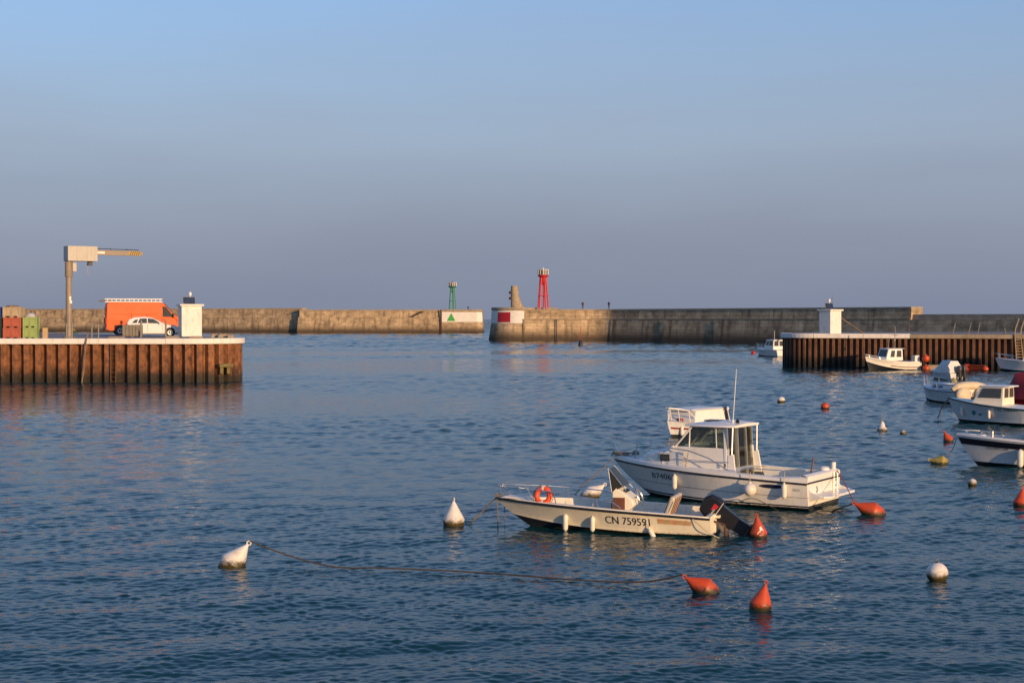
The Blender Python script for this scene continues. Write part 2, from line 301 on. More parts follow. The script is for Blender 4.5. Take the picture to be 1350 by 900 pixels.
# ------------------------------------------------------------------ water
def build_water():
    """one sheet from the quay to the horizon; the chop is real relief, meshed finer where it is near"""
    rows = [-200., -20.]; y = 9.
    while y < 560: rows.append(y); y *= 1.0023
    while y < 24000: rows.append(y); y *= 1.07
    Y = np.array(rows); nx = 640; T = np.tan(np.linspace(R(-37), R(37), nx))
    yy = np.repeat(Y[:, None], nx, 1); xx = np.maximum(yy, 12) * T[None, :]
    sp = np.gradient(Y)[:, None]                       # local mesh step
    rs = np.random.RandomState(3)
    def lanes(x, y):                                   # wind lanes: ruffled and calmer water
        v = 0
        for kx, ky, ph, a_ in ((.021, .085, .4, 1), (.043, -.12, 2.2, .8), (-.03, .17, 4.0, .6), (.09, .23, 1.1, .45), (.012, .035, 5.1, .9)):
            v = v + a_ * np.sin(kx * x + ky * y + ph + .9 * np.sin(.031 * x - .022 * y + ph * 2))
        sg = lambda q: 1 / (1 + np.exp(-np.clip(q, -30, 30)))
        v = v * .7 + 2.4 * sg((38 - y) / 5) + 2.8 * sg((x - 5) / 4) * sg((140 - y) / 15) + 2.0 * sg((y - 190) / 20) - .75     # sheltered behind the crane quay, ruffled elsewhere
        return sg(2.0 * v)
    calm = lanes(xx, yy)
    z = np.zeros_like(xx)
    lam = .10
    while lam < 30:
        w = np.clip((lam / sp - 1.9) / .8, 0, 1) * (.15 + .85 * np.clip((4.6 - lam / sp) / 1.7, 0, 1)) * (lam < 6)
        w = np.where(lam > 2.6, w * np.clip(1 - (lam / sp - 5) / 4, .0, 1), w)
        if w.max() > 0:
            gain = SLOPE * (.26 + 1.18 * calm)
            acc = 0
            for q in range(9):
                l_ = lam * (1 + .4 * rs.rand()); d = R(-90 + rs.normal(9, 38)); ph = rs.rand() * 6.283; k = 6.2832 / l_
                acc = acc + l_ / 6.2832 * np.sin(k * (xx * math.cos(d) + yy * math.sin(d)) + ph + .7 * np.sin(xx * .31 / lam + q) * 1.0)
            z += w * gain * acc * .333
        lam *= 1.41
    z[:2] = 0; z[Y > 600] = 0
    nr = len(Y)
    co = np.stack([xx, yy, z], 2).reshape(-1, 3).astype(np.float32)
    i = np.arange(nr - 1)[:, None] * nx + np.arange(nx - 1)[None, :]
    fc = np.stack([i, i + 1, i + nx + 1, i + nx], 2).reshape(-1, 4).astype(np.int32)
    me = bpy.data.meshes.new('water'); me.vertices.add(len(co)); me.vertices.foreach_set('co', co.ravel())
    me.loops.add(fc.size); me.loops.foreach_set('vertex_index', fc.ravel())
    me.polygons.add(len(fc)); me.polygons.foreach_set('loop_start', np.arange(0, fc.size, 4, dtype=np.int32)); me.polygons.foreach_set('loop_total', np.full(len(fc), 4, np.int32))
    me.polygons.foreach_set('use_smooth', np.ones(len(fc), bool)); me.update(calc_edges=True); me.validate()
    o = link('water', me, water_mat()); o['kind'] = 'structure'
SLOPE = .15
build_water()

# ------------------------------------------------------------------ sweeping along a wall line (outside on the right-hand side of the line)
def plen(path):
    s = [0]
    for a, b in zip(path, path[1:]): s.append(s[-1] + math.dist(a, b))
    return s
def sample(path, s):
    S_ = plen(path); s = max(0, min(S_[-1] - 1e-6, s))
    for i in range(len(path) - 1):
        if s <= S_[i + 1]:
            k = (s - S_[i]) / (S_[i + 1] - S_[i]); a, b = path[i], path[i + 1]
            return (lerp(a[0], b[0], k), lerp(a[1], b[1], k)), math.atan2(b[1] - a[1], b[0] - a[0])
def sub(path, s0, s1):
    S_ = plen(path); r = [sample(path, s0)[0]]
    r += [p for p, q in zip(path, S_) if s0 + 1e-3 < q < s1 - 1e-3]
    return r + [sample(path, s1)[0]]
def normals(path):
    out = []
    for i in range(len(path)):
        a = path[max(i - 1, 0)]; b = path[i]; c = path[min(i + 1, len(path) - 1)]
        def n(p, q):
            d = math.dist(p, q) or 1; return Vector(((q[1] - p[1]) / d, -(q[0] - p[0]) / d))
        v = [n(p, q) for p, q in ((a, b), (b, c)) if p != q]
        m = sum(v, Vector((0, 0))).normalized(); k = 1 / max(.4, m.dot(v[0])); out.append(m * k)
    return out
def sweep(path, prof, name, mat, parent, closed=True, u0=0, smooth=False):
    """prof: list of (outward offset, z); gets a uv map in metres"""
    P = path; nn = normals(P); S_ = plen(P); k = len(prof)
    vs = []; fs = []; uvs = []
    for p, n, s in zip(P, nn, S_):
        for o, z in prof: vs.append((p[0] + n[0] * o, p[1] + n[1] * o, z))
    V = [0]
    for a, b in zip(prof, prof[1:] + prof[:1]): V.append(V[-1] + math.dist(a, b))
    me = bpy.data.meshes.new(name)
    for i in range(len(P) - 1):
        for j in range(k if closed else k - 1):
            j2 = (j + 1) % k
            fs.append((i * k + j, (i + 1) * k + j, (i + 1) * k + j2, i * k + j2))
            uvs += [(S_[i] + u0, V[j]), (S_[i + 1] + u0, V[j]), (S_[i + 1] + u0, V[j + 1]), (S_[i] + u0, V[j + 1])]
    if closed:
        for base, rev in ((0, 0), ((len(P) - 1) * k, 1)):
            f = [base + j for j in range(k)]; f = f[::-1] if rev else f
            fs.append(tuple(f)); uvs += [(prof[q - base][0] + u0, prof[q - base][1]) for q in f]
    me.from_pydata(vs, [], fs); ul = me.uv_layers.new(name='UVMap')
    for i, q in enumerate(uvs): ul.data[i].uv = q
    bm = bmesh.new(); bm.from_mesh(me); bmesh.ops.recalc_face_normals(bm, faces=bm.faces); bm.to_mesh(me); bm.free()
    if smooth:
        me.polygons.foreach_set('use_smooth', [True] * len(me.polygons)); me.set_sharp_from_angle(angle=R(35))
    return link(name, me, mat, parent)

# ------------------------------------------------------------------ the two sheet-pile quays
def pile_mesh(w, d, h0, h1, pan=.58, web=.13):
    bk = (1 - pan - 2 * web) / 2
    xs = [(-.5, d), (-.5 + bk, d), (-.5 + bk + web, 0), (-.5 + bk + web + pan, 0), (-.5 + bk + 2 * web + pan, d), (.5, d), (.5, d + .06), (-.5, d + .06)]
    m = MB(); m.slab([(x * w * .995, y) for x, y in xs], h0, h1)
    return m.mesh('sheet_pile')
def quay(label, path, fill, top, s_from, s_to, w, d, copings, base_loc, cop_h, pan=.47, web=.13, pmat=None):
    q = thing('quay', label, 'quay', (0, 0, 0))
    f = MB(); f.slab(fill, -1, top - .03); f.build('deck', DECK, q)
    me = pile_mesh(w, d, -1, top - cop_h - .004, pan, web); me.materials.append(pmat or PILE)
    s = s_from
    while s < s_to:
        (p, a) = sample(path, s + w / 2)
        o = bpy.data.objects.new('sheet_pile', me); COL.objects.link(o); o.parent = q
        o.location = (p[0], p[1], 0); o.rotation_euler = (0, 0, a); s += w
    for s0, s1, mat, dz in copings:
        sweep(sub(path, s0 + .012, s1 - .012), [(.14, top - cop_h), (.17, top - cop_h + .04), (.17, top - .03 + dz), (.14, top + dz), (-.75, top + dz), (-.75, top - cop_h)], 'coping', mat, q)
    return q
LP = [(-90, 100), (-21.6, 100)] + arc(-21.6, 103.2, 3.2, 270, 380, 12)[1:] + [(-23.3, 116.5), (-44, 141), (-90, 141)]
lcorner = 68.4
Lq = quay('rusty sheet-pile quay with white coping carrying the crane and the orange van', LP,
          [(-90, 100.5), (-21.6, 100.5)] + arc(-21.6, 103.2, 2.7, 270, 380, 10) + [(-24, 116.3), (-44.4, 140.4), (-90, 140.4)],
          2.92, lcorner - 24 * .76 - .3 + .14, lcorner + 6.1, .76, .42,
          [(40, 62.8, CONCW, 0), (62.8, 67.2, CONCW, .0), (67.2, 71.5, CONCW, .004), (71.5, 74.6, CONCW, 0)], None, .37)
RP = [(30, 152), (24.7, 138)] + arc(26.8, 133.2, 3.0, 165, 253, 12) + [(89.7, 110.6)]
r0 = plen(RP)[2]
rc = r0 + 3.0 * R(88)
Rq = quay('dark sheet-pile quay head with white hut in front of long breakwater', RP,
          [(30.5, 152), (25.2, 138)] + arc(26.8, 133.2, 2.5, 165, 253, 10) + [(90, 111.2), (90, 152)],
          2.96, r0 - 1.5, rc + 24, .5, .34,
          [(r0 - 4, rc, CONCW, 0), (rc, rc + 4.2, CONCW, 0), (rc + 4.2, rc + 8.0, CONCW, 0), (rc + 8.0, rc + 15, CONC, -.05), (rc + 15, rc + 23, CONC, -.05), (rc + 23, rc + 40, CONC, -.05)], None, .40, .36, .14, DPILE)

# ------------------------------------------------------------------ breakwaters
def fillet(A, B, C, d, n=8):
    A, B, C = Vector(A), Vector(B), Vector(C); p = B + (A - B).normalized() * d; q = B + (C - B).normalized() * d
    return [tuple((1 - t) ** 2 * p + 2 * t * (1 - t) * B + t * t * q) for t in [i / n for i in range(n + 1)]]
# right-hand breakwater: round head, straight sunlit length, then a bend towards the land
dv = Vector((.61, -.792))
bend = Vector((17.6, 288.4)); far = bend + dv * 170
RB = [(9, 299), (3, 299.5)] + arc(1.5, 293.5, 5.1, 110, 270, 18) + fillet((4, 288.4), bend, far, 3.5) + [tuple(bend + dv * 71.5)]
RB2 = [tuple(bend + dv * 71.4), tuple(far)]
rb = thing('breakwater', 'long masonry breakwater with round head bearing the red square', 'breakwater', (0, 0, 0))
Sb = plen(RB); s_head = Sb[2] + 5.1 * R(160) + .6
hd = sub(RB, 0, s_head)
sweep(hd, [(1.15, -1.2), (.95, 0), (.45, 3.3), (.32, 6.0), (-2.2, 6.0), (-2.2, -1.2)], 'pier_head', STONE, rb, smooth=True)
sweep(hd, [(.42, 6.0), (.42, 6.42), (-2.2, 6.42), (-2.2, 6.0)], 'parapet', ROCK, rb, smooth=True)
s_pan0 = Sb[2] + 5.1 * R(52)
sweep(sub(RB, s_pan0, s_head + .2), [(.475, 3.42), (.36, 5.8), (.3, 5.8), (.41, 3.42)], 'painted_panel', SIGNW, rb, smooth=True)
sq0 = Sb[2] + 5.1 * R(110)
sweep(sub(RB, sq0, sq0 + 2.75), [(.51, 3.6), (.405, 5.5), (.31, 5.5), (.42, 3.6)], 'red_square', SIGNR, rb, smooth=True)
mn = sub(RB, s_head, Sb[-1])
sweep(mn, [(1.25, -1.2), (1.05, 0), (.62, 4.12), (-3, 4.12), (-3, -1.2)], 'lower_wall', STONE, rb, u0=s_head, smooth=True)
sweep(mn, [(.68, 4.12), (.68, 4.24), (-3, 4.24), (-3, 4.12)], 'ledge', ROCK, rb, smooth=True)
sweep(mn, [(.42, 4.24), (.30, 5.79), (-2.4, 5.79), (-2.4, 4.24)], 'upper_wall', STONE, rb, u0=s_head + 7, smooth=True)
sweep(mn, [(.40, 5.79), (.40, 6.07), (-2.5, 6.07), (-2.5, 5.79)], 'parapet', ROCK, rb, smooth=True)
sweep(RB2, [(1.1, -1.2), (.62, 4.1), (-3, 4.1), (-3, -1.2)], 'lower_wall', STONE, rb, u0=200, smooth=True)
sweep(RB2, [(.1, 4.1), (.02, 4.92), (-1.2, 4.92), (-1.2, 4.1)], 'parapet', ROCK, rb, smooth=True)
for s in (s_head + 6.2, s_head + 18.5, s_head + 34, s_head + 47):      # recessed ladders and buttress joints
    (p, a) = sample(RB, s); m = MB()
    for sd_ in (-.17, .17): m.box((sd_, -1.0, 1.9), (.05, .08, 4.4), (R(-6), 0, 0))
    for k in range(13): m.box((0, -1.22 + .035 * k, .1 + k * .33), (.32, .05, .05))
    m.build('wall_ladder', DARKM, rb, loc=(p[0], p[1], 0), rot=(0, 0, a))
# the left-hand breakwater, farther out
lb = thing('breakwater', 'long low masonry breakwater ending in white panel with green triangle', 'breakwater', (0, 0, 0))
LBA = [(-330, 556), (-205, 515), (-107, 474), (-62.5, 453.2)]
LBB = [(-62.8, 456), (-62.8, 450.5), (-20.6, 444.5), (-20.5, 444.5)]
LBC = [(-20.5, 444.45), (-10.6, 443.0), (-9.6, 444.5), (-9.4, 452)]
def wall_l(path, u0, top, ledge, par=True):
    sweep(path, [(1.2, -1.2), (1.0, 0), (.6, ledge), (-3, ledge), (-3, -1.2)], 'lower_wall', STONE, lb, u0=u0)
    sweep(path, [(.35, ledge), (.22, top - .5), (-2.2, top - .5), (-2.2, ledge)], 'upper_wall', STONE, lb, u0=u0 + 13)
    if par: sweep(path, [(.3, top - .5), (.3, top), (-2.3, top), (-2.3, top - .5)], 'parapet', ROCK, lb)
wall_l(LBA, 0, 7.5, 4.7); wall_l(LBB, 40, 7.0, 4.75)
sweep(LBC, [(1.3, -1.2), (1.1, 0), (.75, 6.6), (-3, 6.6), (-3, -1.2)], 'pier_head', STONE, lb, u0=90)
sweep(LBC, [(.82, 6.6), (.82, 7.0), (-3, 7.0), (-3, 6.6)], 'parapet', ROCK, lb)
sweep(sub(LBC, .15, 11.9), [(.97, 3.35), (.83, 6.25), (.72, 6.25), (.85, 3.35)], 'painted_panel', SIGNW, lb)
(p, a) = sample(LBC, 2.75); m = MB(); m.prism([(-1.25, 3.65), (1.25, 3.65), (0, 5.95)], -.06, .06)
m.build('green_triangle', SIGNG, lb, loc=(p[0], p[1] - .94, 0), rot=(R(-2.4), 0, a)).location.y = p[1] - 1.13
m = MB(); m.box((0, 0, 3.2), (.35, .3, 7.4)); m.build('timber_rubbing_post', pm('dark_red_timber', (.07, .02, .015), .8), lb, loc=(-20.75, 443.35, 0))
(p, a) = sample(LBB, plen(LBB)[1] + 34.5); m = MB()
m.prism([(-1.8, 4.75), (-.6, 4.75), (3.0, 6.4), (1.7, 6.4)], -.25, .1); m.build('stair_slot_shade', pm('stair_shade_dark', (.035, .03, .028), .9), lb, loc=(p[0], p[1] - .2, 0), rot=(0, 0, a))  # dark slab on the wall, its colour standing in for the diagonal stair's shadow

# ------------------------------------------------------------------ pier lights
def light_tower(name, label, x, y, z0, mat, h=7.9, gal=1.12, fl=0):
    t = thing(name, label, 'light tower', (x, y, z0))
    n = 5
    for i in range(n):
        a = 2 * math.pi * (i + .15) / n; m = MB()
        m.tube([(1.1 * math.cos(a), 1.1 * math.sin(a), 0), (.58 * math.cos(a), .58 * math.sin(a), h - 1.6)], .155, 8); m.build('leg', mat, t, True)
    for z, r in ((h * .36, .92), (.12, 1.1)):
        m = MB(); m.torus((0, 0, z), r, .08, 15, 6); m.build('ring_brace', mat, t, True)
    m = MB(); m.lathe([(.42, h - 3.0), (.5, h - 2.6), (.55, h - 1.7), (gal * .98, h - 1.22), (gal, h - 1.1), (0.2, h - 1.1)], 16); m.build('gallery_base', mat, t, True)
    m = MB(); m.lathe([(.84 * gal, h - 1.1), (.84 * gal, h - .1), (.7 * gal, h), (.1, h + .08)], 14); m.build('lantern_room', DARKM, t, True)
    me = None
    for i in range(12):
        a = 2 * math.pi * i / 12
        if me is None:
            m = MB(); m.box((0, 0, 0), (.06, .15, .98)); me = m.mesh('lantern_panel'); me.materials.append(SIGNW)
        o = link('lantern_panel', me, None, t); o.location = (gal * .93 * math.cos(a), gal * .93 * math.sin(a), h - .57); o.rotation_euler = (0, 0, a)
    m = MB(); m.torus((0, 0, h - .05), gal * .95, .05, 18, 6); m.build('gallery_rail', SIGNW, t, True)
    m = MB(); m.lathe([(.16, h), (.18, h + .25), (.05, h + .35)], 10); m.build('lamp', DARKM if fl else SIGNW, t, True)
    m = MB(); m.tube([(.9, 0, h - .1), (.9, 0, h + (.3 if fl else 1.15))], .025, 5); m.build('aerial', GALV, t)
    return t
light_tower('light_tower', 'red steel leg light tower with white lantern gallery on breakwater', 6.1, 297, 5.9, PAINTR, 8.0)
light_tower('light_tower', 'green steel leg light tower above the green triangle panel', -17.6, 448.5, 6.6, PAINTG, 8.4, 1.3, 1)
for zz, pt in ((0, (6.1, 297, 5.0)), (0, (-17.6, 448.5, 5.6))): pass
m = MB(); m.slab(arc(1.5, 293.5, 4.9, 0, 345, 22), 3, 5.9); m.build('head_deck', ROCK, rb)
m = MB(); m.slab([(2, 288.6), (16, 288.6), (16, 299), (2, 299)], 2, 5.88); m.build('pier_deck', ROCK, rb)
m = MB(); m.slab([(-20.4, 444.9), (-12, 444.0), (-10.2, 451.5), (-20.4, 452)], 2, 6.58); m.build('head_deck', ROCK, lb)
# stone tower with flared foot
st = thing('stone_tower', 'weathered stone tower with flared curved side beside red light', 'tower', (.55, 293.6, 5.9))
rings = []
for k in range(11):
    z = k / 10 * 4.7; f = (1 - k / 10) ** 2.2; x1 = .62 + 1.5 * f; rings.append([(-.78 + .03 * math.sin(i) if 0 else -.78 + (.0 if abs(c) > .5 else 0), 0, z) if 0 else (lerp(-.8, x1, .5 + .5 * math.cos(2 * math.pi * i / 18)), math.sin(2 * math.pi * i / 18) * (.75 + .25 * f), z) for i, c in ((q, 0) for q in range(18))])
rq = random.Random(2); rings = [[(x * rq.uniform(.93, 1.05), y * rq.uniform(.9, 1.08), z) for x, y, z in g_] for g_ in rings]
m = MB(); m.loft(rings, True, True, True); to = m.build('shaft', pm('tower_masonry', (.36, .28, .18), .9, var=.3, scale=1.6, stain=(.16, .11, .07), stain_amt=.6, bump=.08, bscale=3), st, True)
for z in (2.3, 3.4):
    m = MB(); m.box((-.95, -.1, z), (.45, .5, .5)); m.box((-.72, -.1, z), (.3, .15, .15)); m.build('lantern_box', DARKM, st, bevel=.03)

# ------------------------------------------------------------------ boats
class Hull:
    """x runs from the transom (0) to the bow (L), y to port, z up from the water"""
    def __init__(s, L, B, zs, zc=(.04, .2), d=.25, rake=.13, t0=.3, p=2.2, stern=.9, cf=.82, fl=.7, cp=1.7, keel_rise=0):
        s.L, s.B, s.zs, s.zc, s.d, s.rake, s.t0, s.p, s.stern, s.cf, s.fl, s.cp = L, B, zs, zc, d, rake, t0, p, stern, cf, fl, cp
    def b(s, t):
        k = max(0, (t - s.t0) / (1 - s.t0)); a = min(1, t / s.t0)
        return s.B / 2 * (1 - k ** s.p) * (s.stern + (1 - s.stern) * (1 - (1 - a) ** 2))
    def cb(s, t):
        k = max(0, (t - s.t0 * .7) / (1 - s.t0 * .7)); return min(s.b(t), s.b(0 if t < s.t0 else t) * s.cf if t < s.t0 else s.B / 2 * s.cf * (1 - k ** s.cp))
    def sheer(s, t):
        a, m, b = s.zs; c2 = 2 * (a + b - 2 * m); c1 = b - a - c2; return a + c1 * t + c2 * t * t
    def chine(s, t): return s.zc[0] + (s.zc[1] - s.zc[0]) * t ** 2.6
    def pt(s, t, v, side=1, out=0):
        zc, zs = s.chine(t), s.sheer(t); cb, bb = s.cb(t), s.b(t)
        if v >= 0: y = cb + (bb - cb) * v ** (1 + s.fl * t); z = zc + (zs - zc) * v
        else: y = cb * (1 + v); z = zc - v * (-s.d - zc)
        zz = (z + s.d) / (zs + s.d)
        x = t * s.L - s.rake * s.L * t ** 4 * max(0, 1 - zz) ** 1.25
        return Vector((x, side * (y + out), z))
    def side(s, x, z, side=1, out=.004):
        t = x / s.L
        for _ in range(12):
            v = max(0, min(1, (z - s.chine(t)) / (s.sheer(t) - s.chine(t)))); t += (x - s.pt(t, v).x) / s.L * .8; t = max(0, min(1, t))
        a = s.pt(t, v, side, out); return Vector((x, a.y, z))
    def topsides(s, v0, v1, n=44, m=12, out=0, transom=True, t0=0., t1=1., sides=(1, -1)):
        mb = MB()
        for sd_ in sides:
            rows = [[tuple(s.pt(lerp(t0, t1, i / n), lerp(v0, v1, j / m), sd_, out if i < n or t1 < 1 else 0)) for j in range(m + 1)] for i in range(n + 1)]
            mb.loft(rows, False)
        if transom:
            r = [tuple(s.pt(0, lerp(v0, v1, j / m), 1, out)) for j in range(m + 1)]; q = [(x, -y, z) for x, y, z in r]
            mb.loft([r, q], False)
        return mb
    def build(s, par, mat, bot, strake=BLACK, sr=.025, vb=0.0):
        s.topsides(vb, 1).build('hull', mat, par, True)
        s.topsides(-1, vb, m=4).build('hull_bottom', bot, par, True)
        if strake:
            m = MB(); n = 22; P = [s.pt(i / n, 1, 1, .006) + Vector((0, 0, -.01)) for i in range(n + 1)]; Q = [Vector((p.x, -p.y, p.z)) for p in P][::-1]
            m.tube([tuple(p) for p in P + Q[1:]], sr, 6); m.build('rubbing_strake', strake, par, True)
    def stripe(s, par, name, mat, v0, v1, t0=0., t1=1., out=.006, tr=False, sides=(1, -1)):
        if tr or (t1 == 1 and len(sides) == 2): return s.topsides(v0, v1, 20, 1, out, tr, t0, t1).build(name, mat, par, True)
        for q in sides: o = s.topsides(v0, v1, 20, 1, out, False, t0, t1, (q,)).build(name, mat, par, True)
        return o
    def cockpit(s, par, w, floor, mat, t0=.02, t1=.93, lip=.035, n=20, cap=CREAM):
        """gunwale cap with an inner lining and a sole"""
        g = MB(); ln = MB(); fl = MB(); inn = []
        for i in range(n + 1):
            t = lerp(t0, t1, i / n); b = max(.02, s.b(t) - w * (1 + .5 * t)); zc_, zs_ = s.chine(t), s.sheer(t)
            zf = floor + (zs_ - .07 - floor) * min(1, max(0, (t - .68) / .2)); yf = s.cb(t) if zf <= zc_ else s.pt(t, (zf - zc_) / (zs_ - zc_)).y; zf = floor + (zs_ - .07 - floor) * min(1, max(0, (t - .68) / .2)); inn.append((t * s.L * .985 + .03, b, zs_, zf, max(.01, min(b * .97, yf - .05 - .05 * t))))
        for sd_ in (1, -1):
            rows = []
            for i in range(n + 1):
                t = i / n; o = s.pt(t, 1); q = inn[i]
                rows.append([(o.x, sd_ * o.y, o.z), (o.x - .01 * t, sd_ * max(0, o.y - .02), o.z + lip), (q[0], sd_ * q[1], q[2] + lip), (q[0], sd_ * q[1], q[2] - .02)])
            g.loft(rows, False)
            ln.loft([[(x, sd_ * y, z + .01), (x, sd_ * yf, zf)] for x, y, z, zf, yf in inn], False)
        fl.loft([[(x, yf * 1.01, zf + .002), (x, -yf * 1.01, zf + .002)] for x, y, z, zf, yf in inn], False)
        q = inn[0]; ln.loft([[(q[0], q[1], q[2] + lip), (q[0], q[4], q[3])], [(q[0], -q[1], q[2] + lip), (q[0], -q[4], q[3])]], False)
        q0 = s.pt(0, 1); g.loft([[(0, q0.y, q0.z), (0.0, q0.y, q0.z + lip), (q[0], q[1], q[2] + lip)], [(0, -q0.y, q0.z), (0, -q0.y, q0.z + lip), (q[0], -q[1], q[2] + lip)]], False)
        q = inn[-1]; ln.loft([[(q[0], q[1], q[2] + .01), (q[0], q[4], q[3])], [(q[0], -q[1], q[2] + .01), (q[0], -q[4], q[3])]], False)
        g.build('gunwale', cap, par, True); ln.build('inner_lining', mat, par, True); fl.build('sole', mat, par)
    def deck(s, par, t0, t1, mat, camber=.06, z=.0, name='deck', n=16, m=6, inset=.0):
        mb = MB(); rows = []
        for i in range(n + 1):
            t = lerp(t0, t1, i / n); o = s.pt(t, 1); b = max(0, o.y - inset)
            rows.append([(o.x - inset * .5 * t, lerp(b, -b, j / m), o.z + z + camber * (1 - (2 * j / m - 1) ** 2) * min(1, b / (s.B / 4))) for j in range(m + 1)])
        mb.loft(rows, False); return mb.build(name, mat, par, True)
    def lettering(s, par, txt, x_start, z, h, width, mat=LETTER, name='registration_number', side=1, bold=0, slope=0):
        """flat print on the side; reads from x_start towards the stern on the port side"""
        me = text_mesh(txt, h * 1.38, 1.0, bold)
        xs = [v.co.x for v in me.vertices]; w0, w1 = min(xs), max(xs)
        for v in me.vertices:
            u = (v.co.x - w0) / (w1 - w0) * width; v.co = s.side(x_start - u * side, z + v.co.y - slope * u, side, .007)
        return link(name, me, mat, par)
def rail(par, pts, r=.014, name='rail', mat=STEEL): m = MB(); m.tube([tuple(p) for p in pts], r, 6); return m.build(name, mat, par, True)
def house(par, name, mat, x0, x1, w0, w1, z0, z1, rake_f, rake_a, bevel=.03):
    """closed cabin block: x0 aft, x1 forward, leaning ends"""
    m = MB(); m.add([(x0, -w0, z0), (x1, -w0 * .92, z0), (x1, w0 * .92, z0), (x0, w0, z0), (x0 + rake_a, -w1, z1), (x1 - rake_f, -w1 * .9, z1), (x1 - rake_f, w1 * .9, z1), (x0 + rake_a, w1, z1)],
                    [(3, 2, 1, 0), (4, 5, 6, 7), (0, 1, 5, 4), (1, 2, 6, 5), (2, 3, 7, 6), (3, 0, 4, 7)])
    return m.build(name, mat, par, bevel=bevel)
def pane(par, quad, mat=DGLASS, name='window', thick=.012, frame=None):
    """quad: 4 corners of an opening, built as a thin slab standing just proud; optional frame is its sub-part"""
    q = [Vector(p) for p in quad]; n = (q[1] - q[0]).cross(q[3] - q[0]).normalized()
    m = MB(); m.add([tuple(p - n * thick * .5) for p in q] + [tuple(p + n * thick * .5) for p in q], [(3, 2, 1, 0), (4, 5, 6, 7), (0, 1, 5, 4), (1, 2, 6, 5), (2, 3, 7, 6), (3, 0, 4, 7)])
    o = m.build(name, mat, par)
    if frame:
        f = MB(); f.tube([tuple(p) for p in q], .018, 5, closed=True); f.build('window_frame', frame, o)
    return o
def lq(a, b, c, d, u0, u1, v0, v1, out=(0, 0, 0)):
    """sub-quad of the wall a(bottom left) b(bottom right) c(top right) d(top left)"""
    a, b, c, d = map(Vector, (a, b, c, d)); f = lambda u, v: a.lerp(b, u).lerp(d.lerp(c, u), v) + Vector(out)
    return [f(u0, v0), f(u1, v0), f(u1, v1), f(u0, v1)]
def outboard(par, x, y, z, tilt, s=1., mat=DARKM, cowl=None, txt=None):
    """outboard motor hung on the transom; tilt in degrees swings the leg up aft"""
    e = bpy.data.objects.new('outboard_motor', None); COL.objects.link(e); e.parent = par; e.location = (x, y, z); e.rotation_euler = (0, R(tilt), 0); e.scale = (s,) * 3
    prof = [(-.34, .05), (-.36, .22), (-.33, .42), (-.16, .52), (.14, .47), (.2, .3), (.19, .05)]
    m = MB(); m.loft([[(px * k, y_, pz * kz + .12) for px, pz in prof] for y_, k, kz in ((-.17, .86, .92), (-.13, .98, 1), (0, 1, 1.02), (.13, .98, 1), (.17, .86, .92))], True, True, True)
    c = m.build('cowling', cowl or mat, e, bevel=.03)
    m = MB(); m.loft([[(-.26, -.11, .18), (.16, -.11, .18), (.16, .11, .18), (-.26, .11, .18)], [(-.22, -.08, -.35), (.09, -.08, -.35), (.09, .08, -.35), (-.22, .08, -.35)], [(-.24, -.05, -.72), (.06, -.05, -.72), (.06, .05, -.72), (-.24, .05, -.72)], [(-.12, -.012, -1.02), (.0, -.012, -1.02), (.0, .012, -1.02), (-.12, .012, -1.02)]], True, True, True)
    m.build('leg', mat, e, True)
    m = MB(); m.box((-.1, 0, -.62), (.42, .2, .03)); m.build('cavitation_plate', mat, e, bevel=.01)
    m = MB(); m.lathe([(.02, -.34), (.055, -.2), (.06, .05), (.03, .2)], 10, Matrix.Translation((-.1, 0, -.78)) @ Matrix.Rotation(R(90), 4, 'Y')); g = m.build('gearcase', mat, e, True)
    m = MB()
    for k in range(3): m.add([(-.33, 0, 0), (-.3, .05, .0), (-.29, .13, .07), (-.33, .12, .12), (-.36, .03, .1)], [(0, 1, 2, 3, 4)], Matrix.Translation((-.02, 0, -.78)) @ Matrix.Rotation(R(120 * k), 4, 'X'))
    m.build('propeller', ALLOY, e)
    m = MB(); m.box((.18, 0, -.06), (.1, .3, .34)); m.tube([(.14, -.1, -.1), (.14, .1, -.1)], .035, 8); m.build('clamp_bracket', GALV, e)
    if txt:
        me = text_mesh(txt, .066)
        for v in me.vertices: v.co = Vector((v.co.x, .176, .27 + v.co.y))
        for v in me.vertices: v.co = Vector((v.co.x, v.co.y, v.co.z))
        # reads from forward to aft seen from port
        for v in me.vertices: v.co.x = .17 - v.co.x
        link('brand_lettering', me, SIGNW, c)
        m = MB(); m.prism([(-.2, .25), (-.12, .25), (-.02, .36), (-.2, .36)], .172, .177); m.build('red_flash', PAINTR, c)
        m = MB(); m.box((-.08, .176, .2), (.5, .006, .014)); m.build('pinstripe', SIGNW, c)
    return e
def fender(boat, local, h, r, label, tilt=0, ball=False, mat=FENDW, rope_up=.25, grp=None):
    """inflatable fender hanging on its lanyard: a thing of its own placed in the boat's frame"""
    M = boat.matrix_basis; p = M @ Vector(local)
    f = thing('fender', label, 'fender', p, boat.rotation_euler.z, grp); f.rotation_euler = (0, R(tilt), boat.rotation_euler.z)
    m = MB()
    if ball: m.lathe([(.02, -r * 1.05)] + [(r * math.sin(a), -r * math.cos(a)) for a in [R(12 + 13 * i) for i in range(13)]] + [(.25 * r, r * 1.05), (.2 * r, r * 1.2)], 18)
    else: m.lathe([(.02, -h / 2), (r * .45, -h / 2 + .01), (r * .85, -h / 2 + r * .45), (r, -h / 2 + r), (r, h / 2 - r), (r * .85, h / 2 - r * .45), (r * .4, h / 2 - .01), (.025, h / 2 + .015)], 14)
    m.build('fender_body', mat, f, True)
    top = r * 1.15 if ball else h / 2
    m = MB(); m.tube([(0, 0, top), (0.0, -.03, top + rope_up)], .008, 5); m.build('lanyard', WROPE, f)
    return f
